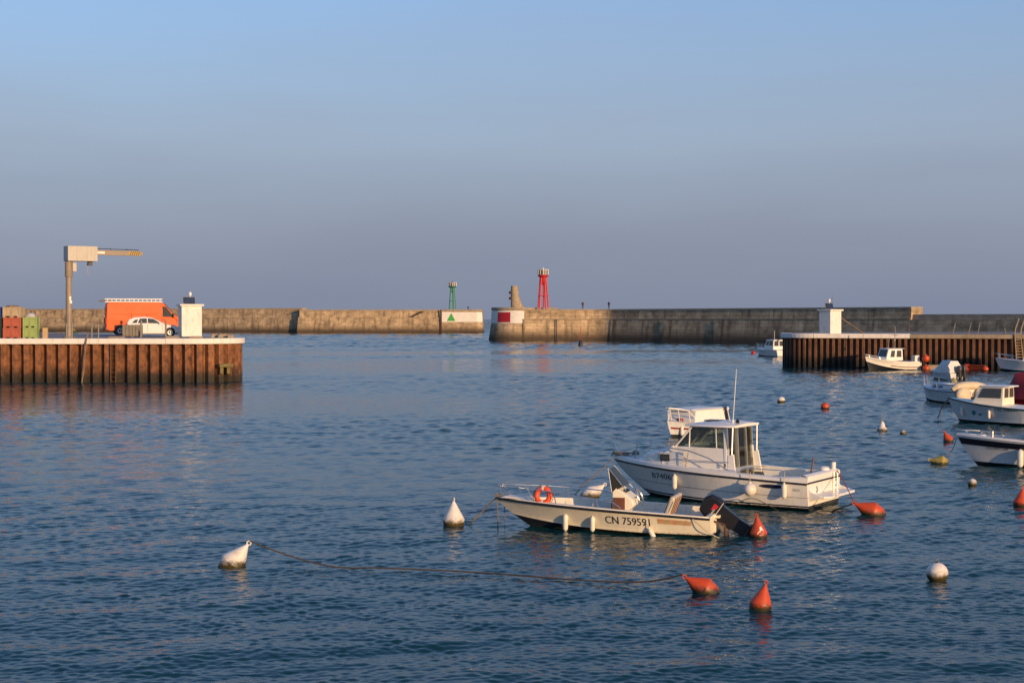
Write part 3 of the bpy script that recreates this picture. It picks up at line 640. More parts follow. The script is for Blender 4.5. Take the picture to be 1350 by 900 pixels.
def boat(name, label, x, y, theta, cat='boat', group=None):
    """theta: degrees the bow is turned away behind the line running to the left"""
    return thing(name, label, cat, (x, y, 0), R(180 - theta), group)

# --- open boat with a console (registration CN 759591)
bA = boat('open_motorboat', 'open cream motorboat lettered CN 759591 with tilted black outboard', 4.0, 29.65, 17, 'motorboat')
hA = Hull(4.52, 1.62, (.385, .485, .55), (.05, .24), .22, .25, .28, 2.1, .93, .84, .5, 1.55)
hA.build(bA, CREAM, NAVY, BLACK, .022)
hA.cockpit(bA, .09, .07, LINER, .015, .95, .03)
m = MB(); m.box((-.012, 0, .18), (.02, .5, .26)); m.box((-.04, 0, .36), (.12, .44, .05)); m.build('engine_mount', CREAM, bA, bevel=.01)
hA.lettering(bA, 'CN 759591', 2.07, .21, .16, .90, slope=.02)
hA.stripe(bA, 'worn_sticker', pm('worn_orange_sticker', (.55, .36, .20), .6, var=.25, scale=9, stain=(.62, .13, .03), stain_amt=.95, stain_scale=(3, 3, 3)), .52, .78, .08, .225, .004, sides=(1,))
hA.stripe(bA, 'spray_chine', CREAM, .0, .06, .25, .985, .02)
m = MB()                                                              # console
m.prism([(2.02, .07), (2.02, .80), (1.94, .88), (1.62, .64), (1.58, .52), (1.72, .40), (1.72, .07)], -.3, .3); co = m.build('console', CREAM, bA, bevel=.02)
m = MB(); m.prism([(2.0, .30), (2.0, .68), (1.76, .68), (1.76, .30)], .302, .318); m.build('wood_panel', WOOD, co, bevel=.004)
m = MB(); m.prism([(2.03, .1), (2.045, .1), (2.045, .6), (2.03, .6)], -.28, .28); m.build('wood_panel', WOOD, co)
for i in range(3): m = MB(); m.lathe([(.001, 0), (.04, 0), (.045, .015), (.001, .016)], 12, Matrix.Translation((1.80, -.14 + .13 * i, .785)) @ Matrix.Rotation(R(-34), 4, 'Y')); m.build('gauge', BLACK, co)
m = MB(); m.torus((0, 0, 0), .18, .014, 22, 6, Matrix.Translation((1.53, -.02, .68)) @ Matrix.Rotation(R(-66), 4, 'Y'))
for k in range(3): m.tube([(1.55, -.02, .675), tuple(Vector((1.53, -.02, .68)) + Matrix.Rotation(R(-66), 3, 'Y') @ Vector((.18 * math.cos(k * 2.09), .18 * math.sin(k * 2.09), 0)))], .01, 5)
m.tube([(1.66, -.02, .64), (1.54, -.02, .678)], .02, 6); m.build('steering_wheel', STEEL, bA, True)
T0, T1 = Vector((2.02, 0, .68)), Vector((2.12, 0, 1.13)); D0 = Vector((1.80, 0, .80))
ws = pane(bA, [(1.80, .29, .90), (1.80, -.29, .90), (2.10, -.25, 1.24), (2.10, .25, 1.24)], TINT, 'windscreen')
for s_ in (1, -1):
    m = MB(); m.add([(2.02, .3 * s_, .78), (1.80, .3 * s_, .9), (2.10, .26 * s_, 1.23), (2.02, .29 * s_, .78), (1.80, .29 * s_, .9), (2.10, .25 * s_, 1.23)], [(0, 1, 2), (5, 4, 3), (0, 3, 4, 1), (1, 4, 5, 2), (2, 5, 3, 0)]); m.build('side_screen', TINT, ws)
    m = MB(); m.tube([(1.74, .30 * s_, .82), (2.115, .26 * s_, 1.26)], .009, 6); m.tube([(2.03, .3 * s_, .78), (2.115, .26 * s_, 1.26)], .006, 6); m.build('windscreen_frame', STEEL, ws, True)
m = MB(); m.tube([(2.115, .26, 1.26), (2.115, -.26, 1.26)], .009, 6); m.build('windscreen_frame', STEEL, ws, True)
m = MB(); m.box((.98, .05, .17), (.46, .9, .2)); se = m.build('seat_box', LINER, bA, bevel=.02)
m = MB(); m.box((1.10, .05, .32), (.42, .84, .08)); m.build('seat_cushion', pm('white_vinyl', (.66, .63, .60), .45, var=.06), se, bevel=.03)
br = MB(); br.box((.84, .05, .545), (.10, .84, .42), (0, R(-20), 0)); bk = br.build('seat_back', pm('cream_vinyl', (.62, .52, .36), .5, var=.08), bA, bevel=.035)
for i in range(4):
    m = MB(); m.box((.842, -.27 + .215 * i, .55), (.13, .085, .39), (0, R(-20), 0)); m.build('seat_back_stripe', pm('brown_vinyl', (.14, .045, .025), .5, var=.1), bk, bevel=.02)
for s_ in (1, -1): m = MB(); m.tube([(.96, .05 + .38 * s_, .28), (.86, .05 + .41 * s_, .45), (.77, .05 + .41 * s_, .66)], .014, 6); m.build('seat_back_hinge', STEEL, bk)
m = MB(); m.box((1.1, .54, .11), (1.5, .05, .06)); m.box((.55, -.56, .12), (.9, .05, .06)); m.build('rub_strip', WOOD, bA)
m = MB(); m.box((2.75, .1, .13), (.6, .5, .12)); m.build('bow_locker', pm('blue_grey_lid', (.22, .22, .30), .6), bA, bevel=.02)
m = MB(); m.tube([(3.0, -.58, .36), (2.95, -.57, .33), (2.9, -.58, .36)], .012, 5); m.build('cleat', STEEL, bA)
def gun(h, t, s_, dz=0, inn=.05): a = h.pt(t, 1, s_); return Vector((a.x, a.y - inn * s_ if abs(a.y) > inn else 0, a.z + .03 + dz))
# bow rail on each side with its stanchions
for s_ in (1, -1):
    tops = [gun(hA, t, s_, dz) for t, dz in ((.94, .22), (.88, .24), (.80, .235), (.70, .215), (.6, .19), (.5, .165), (.42, .13), (.385, .03))]
    tops[0] = Vector((4.42, .10 * s_, .82))
    r_ = rail(bA, tops, .012, 'bow_rail')
    for t, k in ((.95, 0), (.87, 1), (.71, 3), (.51, 5)):
        b_ = gun(hA, t - .02, s_); m = MB(); m.tube([tuple(b_), tuple(tops[k])], .010, 5); m.build('stanchion', STEEL, r_)
m = MB(); m.tube([(4.42, .10, .82), (4.47, 0, .82), (4.42, -.10, .82)], .012, 6); m.tube([(4.36, .06, .60), (4.45, 0, .82)], .01, 5); m.build('pulpit', STEEL, bA, True)
m = MB(); m.box((4.44, 0, .60), (.2, .12, .05)); m.tube([(4.5, -.06, .63), (4.5, .06, .63)], .03, 8); m.build('bow_roller', GALV, bA, bevel=.008)
m = MB(); m.box((4.05, 0, .585), (.62, .5, .03), (0, R(-4), 0), .7); m.build('bow_platform', LINER, bA, bevel=.01)
outboard(bA, -.15, 0, .30, 56, .84, pm('black_engine', (.012, .012, .015), .35, var=.15), pm('black_cowling', (.010, .010, .012), .42, var=.1), 'MARINER')
m = MB(); m.lathe([(.03, -.3), (.035, .0), (.02, .1)], 8, Matrix.Translation((-.22, .24, .08)) @ Matrix.Rotation(R(8), 4, 'Y')); m.tube([(.05, .3, .3), (-.2, .24, .22), (-.24, .24, -.2)], .02, 6); m.build('engine_bracket_arm', pm('brown_corroded', (.08, .035, .02), .7), bA, True)

# --- cabin boat behind it (registration B 7406..)
bB = boat('cabin_cruiser', 'white cabin cruiser with wheelhouse, swim platform and tall aerial', 7.0, 34.0, 32, 'cabin cruiser')
hB = Hull(5.3, 2.2, (.585, .68, .79), (.03, .08), .3, .27, .3, 2.3, .94, .93, .9, 1.75)
hB.topsides(.0, .12, out=.0).build('waterline_band', BLACK, bB, True)
hB.topsides(.12, 1).build('hull', WHITE, bB, True)
hB.topsides(-1, 0, m=4).build('hull_bottom', NAVY, bB, True)
hB.stripe(bB, 'boot_stripe', WHITE, .045, .07, 0, 1, .004, True)
hB.stripe(bB, 'knuckle_line', pm('grey_line', (.30, .29, .27), .5), .44, .46, 0, .93, .006, True)
m = MB(); n = 22; P = [hB.pt(i / n, 1, 1, .008) for i in range(n + 1)]; Q = [Vector((p.x, -p.y, p.z)) for p in P][::-1]
m.tube([tuple(p) for p in P + Q[1:]], .022, 6); m.tube([(-.008, y_, .60) for y_ in (-1.02, 1.02)], .022, 6); m.build('rubbing_strake', BLACK, bB, True)
# toe rail moulding above the strake, foredeck, aft coamings
mb = MB()
for s_ in (1, -1):
    rows = []
    for i in range(23):
        t = i / 22; o = hB.pt(t, 1, s_); hgt = .10 + (.07 * max(0, 1 - t / .12) if t < .12 else 0) + .02 * t
        inn_ = max(0, abs(o.y) - .06); i2 = max(0, abs(o.y) - .17)
        rows.append([tuple(o), (o.x - .01, s_ * max(0, abs(o.y) - .015), o.z + hgt * .8), (o.x - .03 * t, s_ * inn_, o.z + hgt), (o.x - .05 * t, s_ * i2, o.z + hgt), (o.x - .05 * t, s_ * max(0, i2 - .01), o.z + (hgt if t > .34 else -.42))])
    mb.loft(rows, False)
o = hB.pt(0, 1); rows = [[(0, s_ * o.y, .6), (.01, s_ * (o.y - .015), .736), (.06, s_ * (o.y - .03), .77), (.17, s_ * (o.y - .06), .77), (.18, s_ * (o.y - .06), .2)] for s_ in (1, -1)]
mb.loft(rows, False); mb.build('bulwark', WHITE, bB, True)
hB.deck(bB, .33, .985, WHITE, .05, .095, 'foredeck', inset=.12)
fl = MB(); fl.loft([[(x, hB.b(x / 5.3) - .18, .2), (x, -hB.b(x / 5.3) + .18, .2)] for x in (.15, .8, 1.4, 2.0)], False); fl.build('cockpit_sole', LINER, bB)
# forward trunk and wheelhouse
def wh(x, z):            # half-width of the wheelhouse side at a height
    return .80 - .10 * (z - .6) - .05 * max(0, x - 2.6) ** 1.2 - .02
tr = MB(); rows = []
for i in range(9):
    x = (3.1, 3.35, 3.6, 3.8, 3.95, 4.1, 4.2, 4.3, 4.45)[i]; w = (.77, .74, .70, .66, .62, .57, .52, .46, .36)[i]; zt = (1.20, 1.19, 1.17, 1.15, 1.13, 1.10, 1.07, 1.01, .86)[i]; zb = .74
    rows.append([(x, -w - .04, zb), (x + .0, -w, zt - .08), (x - .03, -w + .12, zt), (x - .03, w - .12, zt), (x, w, zt - .08), (x, w + .04, zb)])
tr.loft(rows, False, False, True); tr.build('forward_trunk', WHITE, bB, True)
SILL, HEAD = 1.24, 1.73
_before = set(bpy.data.objects)
for s_ in (1, -1):
    m = MB(); a = [(1.60, .70), (3.30, .74), (3.28, 1.06), (3.02, SILL), (1.62, SILL)]
    if s_ > 0 or True:
        m.add([(x, s_ * wh(x, z), z) for x, z in a] + [(x, s_ * (wh(x, z) - .06), z) for x, z in a], [(0, 1, 2, 3, 4), (9, 8, 7, 6, 5)] + [(i, (i + 1) % 5, (i + 1) % 5 + 5, i + 5) for i in range(5)])
    m.build('wheelhouse_side', WHITE, bB)
    def pt_(x, z, k=0): return (x, s_ * (wh(x, z) - k), z)
    for (x0, z0, x1, z1, wd) in ((1.66, .70, 1.74, HEAD, .075), (2.98, SILL, 2.56, HEAD, .05), (1.62, SILL, 3.02, SILL, .03), (1.70, HEAD, 2.58, HEAD, .05)):
        m = MB(); A_, B_ = Vector(pt_(x0, z0, .025)), Vector(pt_(x1, z1, .025)); m.tube([tuple(A_), tuple(B_)], wd * .62, 4); m.build('pillar', WHITE, bB, bevel=.006)
    sw = pane(bB, [pt_(1.72, SILL + .02, .03), pt_(2.96, SILL + .02, .03), pt_(2.56, HEAD - .03, .03), pt_(1.78, HEAD - .03, .03)][::s_], GLASS, 'side_window')
    for xa, xb in ((2.62, 2.62), (1.93, 1.97)): m = MB(); m.tube([pt_(xa, SILL, .03), pt_(xb, HEAD - .02, .03)], .015, 5); m.build('mullion', WHITE, sw)
    # aft wing with its quarter panel
    m = MB(); q = [(1.62, .62), (1.62, 1.10), (1.50, 1.13), (1.42, .62)]
    m.add([(x, s_ * (wh(x, z) + .01), z) for x, z in q] + [(x, s_ * (wh(x, z) - .05), z) for x, z in q], [(0, 1, 2, 3), (7, 6, 5, 4)] + [(i, (i + 1) % 4, (i + 1) % 4 + 4, i + 4) for i in range(4)]); m.build('wing_panel', WHITE, bB)
    m = MB(); m.tube([(1.54, s_ * .72, 1.1), (1.53, s_ * .70, HEAD + .0)], .018, 6); m.build('roof_strut', STEEL, bB, True)
fw = pane(bB, [(3.0, .70, SILL + .02), (3.0, -.70, SILL + .02), (2.56, -.66, HEAD - .02), (2.56, .66, HEAD - .02)], GLASS, 'windscreen')
for y_ in (-.24, .24): m = MB(); m.tube([(3.01, y_ * 1.05, SILL), (2.57, y_, HEAD)], .022, 5); m.build('mullion', WHITE, fw)
m = MB(); m.tube([(3.02, -.74, SILL), (3.02, .74, SILL)], .03, 5); m.tube([(2.57, -.68, HEAD), (2.57, .68, HEAD)], .03, 5); m.build('windscreen_frame', WHITE, fw)
m = MB(); m.box((2.75, 0, .94), (.5, 1.3, .40)); m.box((2.5, -.32, 1.16), (.3, .4, .1)); m.build('dashboard', pm('dash_grey', (.10, .10, .10), .6), bB, bevel=.03)
m = MB(); m.box((2.05, -.35, .62), (.42, .42, .45)); m.box((1.86, -.35, 1.05), (.09, .42, .44), (0, R(-6), 0)); m.build('helm_seat', pm('pale_seat', (.40, .36, .28), .6), bB, bevel=.03)
m = MB(); m.torus((0, 0, 0), .16, .013, 18, 5, Matrix.Translation((2.42, -.32, 1.12)) @ Matrix.Rotation(R(-60), 4, 'Y')); m.tube([(2.42, -.32, 1.12), (2.56, -.32, 1.04)], .02, 5); m.build('steering_wheel', BLACK, bB, True)
# roof with a long lip over the cockpit
rf = MB(); rows = []
for i in range(13):
    x = lerp(1.48, 2.74, i / 12); w = .80 * (1 - .16 * (i / 12) ** 3) * (1 - .10 * (1 - min(1, i / 3)) ** 2); e = .075 * math.sin(math.pi * min(1, .12 + i / 12 * .9)); zc_ = 1.655 + e
    rows.append([(x, -w, 1.645), (x, -w * .97, 1.68), (x, -w * .6, zc_ + .01), (x, 0, zc_ + .025), (x, w * .6, zc_ + .01), (x, w * .97, 1.68), (x, w, 1.645), (x, w * .9, 1.632), (x, -w * .9, 1.632)])
rf.loft(rows, True, True, True); ro = rf.build('roof', WHITE, bB, True)
m = MB(); m.box((2.25, .1, 1.75), (.36, .36, .03)); m.build('roof_hatch', DGLASS, ro, bevel=.008)
m = MB(); m.tube([(2.45, .25, 1.74), (2.05, .25, 1.765)], .012, 5); m.build('grab_rail', STEEL, ro)
m = MB(); m.lathe([(.03, 0), (.03, .06), (.012, .08), (.011, 1.0), (.006, 1.25)], 8, Matrix.Translation((1.70, .30, 1.72)) @ Matrix.Rotation(R(-4), 4, 'Y')); m.build('aerial', pm('white_glassfibre', (.72, .68, .62), .4), ro, True)
m = MB(); m.lathe([(.035, 0), (.05, .05), (.02, .1)], 8, Matrix.Translation((1.60, .26, 1.71))); m.build('horn', BLACK, ro, True)
m = MB(); m.tube([(1.86, .1, 1.73), (1.92, .1, 2.0)], .013, 6); m.lathe([(.03, 0), (.035, .06), (.01, .08)], 8, Matrix.Translation((1.92, .1, 2.0))); m.build('stern_light_pole', SIGNW, ro, True)
# sliding glass doors at the back of the wheelhouse
for i, (y0, y1, xx_) in enumerate(((.70, .22, 1.60), (.22, -.26, 1.56), (-.24, -.70, 1.60))):
    d = pane(bB, [(xx_, y0, .45), (xx_, y1, .45), (xx_ + .07, y1, HEAD), (xx_ + .07, y0, HEAD)], GLASS, 'sliding_door')
    m = MB(); m.tube([(xx_, y0, .42), (xx_ + .07, y0, HEAD)], .022, 4); m.tube([(xx_, y1, .42), (xx_ + .07, y1, HEAD)], .022, 4); m.build('door_frame', ALLOY, d)
m = MB(); m.box((1.60, 0, .36), (.05, 1.5, .2)); m.build('bulkhead', WHITE, bB)
for o in set(bpy.data.objects) - _before:                             # the wheelhouse stands this far forward
    if o.parent is bB: o.location = (.38, 0, .095 if o is ro else 0)
m = MB(); m.box((3.60, .742, .98), (.22, .012, .12), (0, 0, R(-6))); pl = m.build('portlight', DGLASS, bB, bevel=.02)
m = MB(); m.box((3.60, .737, .98), (.26, .012, .16), (0, 0, R(-6))); m.build('portlight_rim', BLACK, pl, bevel=.02)
m = MB(); m.tube([(2.05, .825, .92), (2.02, .84, .88), (2.05, .83, .84)], .016, 5); m.build('side_cleat', BLACK, bB)
rail(bB, [(3.35, .80, .965), (2.6, .835, .955), (1.95, .82, .955)], .01, 'grab_rail')
hB.lettering(bB, 'B74068', 4.0, .475, .135, .72)
# blue sticker on the quarter
mm = MB(); nq = 14; xs0, xs1 = .52, 1.12
mm.add([tuple(hB.side(lerp(xs0, xs1, .5 + .5 * math.cos(2 * math.pi * i / nq)), .50 + .045 * math.sin(2 * math.pi * i / nq), 1, .007)) for i in range(nq)], [tuple(range(nq))]); mm.build('oval_sticker', pm('navy_sticker', (.015, .02, .05), .3), bB)
hB.lettering(bB, 'XO', .34, .42, .06, .17, pm('faded_lettering', (.3, .27, .24), .6), 'model_lettering')
for s_ in (1, -1):
    P = [gun(hB, t, s_, dz, .1) for t, dz in ((.36, .12), (.45, .34), (.55, .46), (.7, .48), (.85, .47), (.95, .46))]
    P.append(Vector((5.36, .10 * s_, 1.33)))
    r_ = rail(bB, P, .013, 'bow_rail')
    for t, k in ((.60, 2), (.76, 3), (.90, 4)): 
        b_ = gun(hB, t - .035, s_, .08, .09); m = MB(); m.tube([tuple(b_), tuple(P[k])], .011, 5); m.build('stanchion', STEEL, r_)
    P = [gun(hB, t, s_, dz, .1) for t, dz in ((.30, .14), (.28, .20), (.12, .22), (.08, .16))]
    rail(bB, P, .011, 'stern_rail')
m = MB(); m.tube([(5.36, .10, 1.33), (5.42, 0, 1.33), (5.36, -.10, 1.33)], .013, 6); m.tube([(5.40, 0, 1.33), (5.18, 0, .93)], .011, 5); m.build('pulpit', STEEL, bB, True)
m = MB(); m.box((5.12, 0, .935), (.36, .14, .06)); m.tube([(5.3, -.05, .96), (5.3, .05, .96)], .04, 8); m.tube([(4.8, 0, .97), (5.35, 0, .98), (5.4, 0, .86)], .018, 6); m.build('anchor_roller', GALV, bB, bevel=.01)
m = MB(); m.lathe([(.09, 0), (.1, .04), (.06, .09), (.01, .11)], 12, Matrix.Translation((4.72, .05, .94))); m.build('windlass', GALV, bB, True)
pf = MB(); pf.slab([(.02, -.92), (.02, .92), (-.34, .90), (-.46, .74), (-.46, -.74), (-.34, -.90)], .27, .33); sp_ = pf.build('swim_platform', WHITE, bB, bevel=.02)
for y_ in (.91, -.91): m = MB(); m.prism([(.0, .2), (.0, .46), (-.06, .40), (-.30, .325), (-.26, .275)], y_ - .03, y_ + .03); m.build('platform_bracket', WHITE, sp_, bevel=.01)
m = MB(); m.tube([(-.02, .5, .5), (-.03, .45, .42), (-.02, .5, .36)], .012, 5); m.build('grab_handle', STEEL, bB)
m = MB(); m.tube([(-.03, -.78, .72), (-.03, -.78, .34)], .014, 6); m.tube([(-.03, -.56, .72), (-.03, -.56, .34)], .014, 6)
for z in (.42, .54, .66): m.tube([(-.03, -.78, z), (-.03, -.56, z)], .012, 5)
m.build('boarding_ladder', STEEL, bB, True)
m = MB(); m.lathe([(.05, 0), (.06, .12), (.055, .16), (.01, .17)], 12, Matrix.Translation((.1, -.88, .76))); m.build('stern_light', SIGNW, bB, True)
m = MB(); m.lathe([(.12, 0), (.12, .05), (.08, .08), (.01, .09)], 12, Matrix.Translation((.2, -.55, .76))); m.build('hatch_dome', WHITE, bB, True)
m = MB(); m.tube([(.42, -.2, .5), (.32, -.2, 1.06)], .022, 6); m.build('tiller_post', pm('weathered_brown', (.16, .09, .06), .8), bB)

# --- the other moored boats
def small_cabin(b, h, mat, x0, x1, w, z0, z1, rf=.35, ra=.05, wins=(), roof=True, lip=.12, roofmat=None, aft=True, fr=None):
    """cabin block with windows let in as separate panes; wins: (wall, u0, u1, v0, v1)"""
    c = house(b, 'cabin', mat, x0, x1, w, w * .88, z0, z1, rf, ra)
    w2 = w * .92; t1, t2 = w * .88, w * .88 * .9
    walls = {'port': ((x1, w2, z0), (x0, w, z0), (x0 + ra, t1, z1), (x1 - rf, t2, z1), (0, .012, 0)),
             'starboard': ((x0, -w, z0), (x1, -w2, z0), (x1 - rf, -t2, z1), (x0 + ra, -t1, z1), (0, -.012, 0)),
             'aft': ((x0, w, z0), (x0, -w, z0), (x0 + ra, -t1, z1), (x0 + ra, t1, z1), (-.012, 0, 0)),
             'fore': ((x1, -w2, z0), (x1, w2, z0), (x1 - rf, t2, z1), (x1 - rf, -t2, z1), (.012, 0, .006))}
    for wl_, u0, u1, v0, v1 in wins:
        q = walls[wl_]; pane(c, lq(*q[:4], u0, u1, v0, v1, q[4]), DGLASS, 'window', frame=fr)
    if roof:
        m = MB(); m.loft([[(x, -yy_, z), (x, yy_, z), (x, yy_ * .8, z + .05), (x, -yy_ * .8, z + .05)] for x, yy_, z in ((x0 + ra - lip, w * .92, z1 - .01), (x0 + ra, w * .96, z1), (x1 - rf, w * .88, z1), (x1 - rf + .14, w * .78, z1 - .03))], True, True, True)
        m.build('roof', roofmat or mat, c, bevel=.02)
    return c
def bow_rails(b, h, ts, dz, r=.014, mat=STEEL):
    for s_ in (1, -1):
        P = [gun(h, t, s_, d, .06) for t, d in zip(ts, dz)]; P.append(Vector((h.L + .02, .06 * s_, h.sheer(1) + dz[-1] + .03)))
        r_ = rail(b, P, r, 'bow_rail', mat)
        for t, p in list(zip(ts, P))[1:]: m = MB(); m.tube([tuple(gun(h, t - .015, s_, 0, .06)), tuple(p)], r * .8, 5); m.build('stanchion', mat, r_)
# C: behind the cruiser, bow towards the quay the picture is taken from
bC = boat('motorboat', 'small white boat with boxy cabin, white pulpit and red stripe', 7.80, 56.3, -50, 'motorboat')
hC = Hull(3.6, 1.65, (.40, .43, .60), (.05, .12), .25, .12, .35, 2.4, .92, .85, .8, 1.7); hC.build(bC, GREYW, NAVY, None); hC.stripe(bC, 'hull_stripe', MAROON, .42, .56, 0, .98)
hC.deck(bC, 0, .985, WHITE, .05, .005)
small_cabin(bC, hC, WHITE, .75, 2.75, .66, .44, .95, .2, .08, roof=True, lip=.0)
bow_rails(bC, hC, (.72, .8, .9, .97), (.1, .40, .44, .44), .022, pm('white_tube', (.72, .70, .66), .4))
outboard(bC, -.12, 0, .45, 6, .75, DARKM)
m = MB(); m.box((2.95, .1, .62), (.2, .18, .1)); m.build('bow_bag', MAROON, bC, bevel=.02)
# D: beside the dark quay
bD = boat('motorboat', 'white cabin boat half hidden behind the dark quay head', 30.3, 169.0, 64, 'motorboat')
hD = Hull(5.2, 2.1, (.75, .75, .95), (.08, .2), .25, .1, .35, 2.3, .94, .86); hD.build(bD, WHITE, NAVY, None); hD.deck(bD, 0, .98, WHITE, .05)
small_cabin(bD, hD, WHITE, .9, 2.9, .82, .78, 1.85, .55, .04, (('aft', .08, .46, .38, .9), ('aft', .54, .92, .38, .9), ('port', .12, .42, .45, .9), ('port', .5, .9, .45, .9)), fr=None)
bow_rails(bD, hD, (.6, .75, .9), (.3, .4, .42), .022)
m = MB(); m.tube([(1.5, .2, 1.9), (1.5, .2, 2.9)], .02, 5); m.lathe([(.14, 1.9), (.16, 2.0), (.05, 2.1)], 10); m.build('mast', SIGNW, bD)
# E: little fishing boat lying along the quay
bE = boat('fishing_boat', 'white fishing boat with rounded wheelhouse lying against the dark quay', 33.5, 126.2, -24, 'fishing boat')
hE = Hull(5.0, 2.0, (.70, .70, 1.12), (.05, .75), .25, .1, .3, 2.6, .94, .86, 1.0, 2.1); hE.build(bE, WHITE, NAVY, None); hE.deck(bE, .35, .985, WHITE, .05, .02); hE.cockpit(bE, .1, .25, LINER, .02, .4, .04, cap=WHITE)
hE.stripe(bE, 'hull_stripe', pm('brown_stripe', (.16, .05, .025), .5), .22, .34, 0, .6, .012, True)
small_cabin(bE, hE, WHITE, 1.75, 3.45, .72, .80, 1.75, .35, .0, (('port', .22, .47, .30, .86), ('port', .60, .90, .30, .86), ('aft', .1, .45, .3, .9), ('fore', .1, .9, .35, .9)), lip=.28)
m = MB(); m.tube([(2.1, .1, 1.75), (2.1, .1, 3.6)], .03, 6); m.tube([(2.1, -.35, 2.9), (2.1, .5, 2.9)], .015, 5); m.box((2.15, .1, 2.5), (.12, .12, .22)); m.tube([(2.7, 0, 1.8), (2.6, 0, 2.6)], .02, 5); m.build('mast', GALV, bE)
m = MB(); m.box((.35, .55, .85), (.5, .5, .7)); m.build('net_hauler', WHITE, bE, bevel=.05)
bow_rails(bE, hE, (.66, .8, .95), (.1, .16, .16), .02)
# F
bF = boat('motorboat', 'white cabin boat moored below the wooden ladder on the dark quay', 43.7, 119.4, 34, 'motorboat')
hF = Hull(5.6, 2.1, (.8, .85, 1.1), (.06, .25), .25, .12, .35, 2.3, .94, .86); hF.build(bF, WHITE, NAVY, None); hF.deck(bF, 0, .985, WHITE, .05)
small_cabin(bF, hF, WHITE, 1.2, 3.3, .85, .85, 1.95, .6, .05, (('aft', .1, .44, .25, .9), ('aft', .56, .9, .25, .9), ('port', .15, .46, .35, .88), ('port', .54, .92, .35, .88), ('fore', .1, .9, .3, .9)))
bow_rails(bF, hF, (.7, .8, .95), (.1, .3, .3), .02)
# G: under a canvas cover, stern this way with two motors
bG = boat('motorboat', 'small boat under white canvas cover with two outboards at stern', 30.7, 104.6, 66, 'motorboat'); bG.scale = (.85,) * 3
hG = Hull(3.1, 1.5, (.55, .6, .8), (.05, .2), .22, .12, .35, 2.3, .94, .86); hG.build(bG, GREYW, NAVY, None); hG.deck(bG, 0, .985, WHITE, .05)
m = MB(); m.loft([[(x, w, .58), (x + .02, w * .93, .58 + hh * .6), (x + .04, w * .5, .58 + hh), (x + .04, -w * .5, .58 + hh), (x + .02, -w * .93, .58 + hh * .6), (x, -w, .58)] for x, w, hh in ((.12, .66, .42), (.3, .70, .95), (1.3, .70, 1.0), (1.9, .56, .55), (2.4, .34, .3))], False, True, True); m.build('canvas_cover', TARPW, bG, True)
for y_ in (-.5, -.05): outboard(bG, -.16, y_, .62, 8, .85, DARKM, pm('grey_cowling', (.05, .055, .07), .4))
# H: boat carrying a deflated tender across its stern
bH = boat('sailing_dinghy_tender', 'pale boat with inflatable tender lashed upright across its stern', 22.6, 75.2, 70, 'boat')
hH = Hull(3.7, 1.7, (.62, .64, .85), (.06, .2), .25, .12, .35, 2.3, .93, .86); hH.build(bH, GREYW, NAVY, STEELBLUE, .02); hH.deck(bH, 0, .985, GREYW, .05)
small_cabin(bH, hH, GREYW, 1.1, 2.5, .58, .66, .92, .3, .0, (('port', .15, .4, .3, .75), ('port', .55, .85, .3, .75)))
bow_rails(bH, hH, (.2, .4, .6, .8, .95), (.34, .36, .38, .42, .44), .014)
m = MB(); m.tube([(-.1, 1.0, .72), (-.15, .75, .86), (-.16, .3, .9), (-.16, -.4, .9), (-.15, -.85, .8), (-.1, -1.05, .62)], .2, 10, rr=[.1, .2, .22, .22, .2, .12]); td = None
ten = thing('inflatable_tender', 'cream inflatable tender with round ends stowed on the pale boat', 'dinghy', bH.matrix_basis @ Vector((0, 0, 0)), bH.rotation_euler.z)
TC = pm('cream_rubber', (.62, .52, .36), .55, var=.12, scale=3, stain=(.3, .22, .13), stain_amt=.4)
m.build('tube', TC, ten, True)
m = MB(); m.lathe([(.02, -.16), (.3, -.15), (.42, -.06), (.44, 0), (.42, .06), (.3, .15), (.02, .16)], 16, Matrix.Translation((-.34, .5, .42)) @ Matrix.Rotation(R(90), 4, 'Y')); m.build('tube_end', TC, ten, True)
m = MB(); m.lathe([(.02, -.18), (.3, -.16), (.44, -.06), (.46, 0), (.44, .06), (.3, .16), (.02, .18)], 16, Matrix.Translation((-.36, -.62, .44)) @ Matrix.Rotation(R(90), 4, 'Y')); m.build('tube_end', TC, ten, True)
m = MB(); m.box((-.2, -.02, .72), (.1, .6, .75)); m.build('transom_board', LINER, ten, bevel=.02)
m = MB()
for k in range(7): m.tube([(-.52, -.05 - .1 * k, .25 + .1 * (k % 3)), (-.55, -.1 - .1 * k, .65 - .05 * k)], .025, 5)
m.build('coiled_lashing', pm('grubby_cord', (.16, .12, .09), .9), ten)
# I: cabin boat with teal mark
bI = boat('cabin_boat', 'grey-white cabin boat with small square wheelhouse and teal leaf mark', 21.84, 59.1, 38, 'cabin boat')
hI = Hull(5.0, 2.1, (.62, .72, .98), (.10, .14), .25, .13, .3, 2.3, .94, .86, .8, 1.7); hI.build(bI, GREYW, pm('antifouling_green', (.02, .045, .04), .6), pm('teal_strake', (.03, .09, .09), .5), .03)
hI.deck(bI, .0, .985, WHITE, .06, .02)
small_cabin(bI, hI, CREAM, 2.5, 3.85, .66, .76, 1.50, .42, .0, (('aft', .1, .45, .42, .92), ('aft', .55, .9, .42, .92), ('port', .12, .92, .40, .92), ('fore', .08, .92, .35, .95)), lip=.22, roofmat=WHITE)
hI.lettering(bI, 'CN 106631', 2.75, .56, .1, .95)
mm = MB(); mm.add([tuple(hI.side(3.75 + x, .42 + z, 1, .007)) for x, z in ((.10, .0), (.02, -.11), (-.09, -.02), (-.10, .08), (.0, .12), (.07, .08))], [tuple(range(6))]); mm.build('leaf_mark', TEAL, bI)
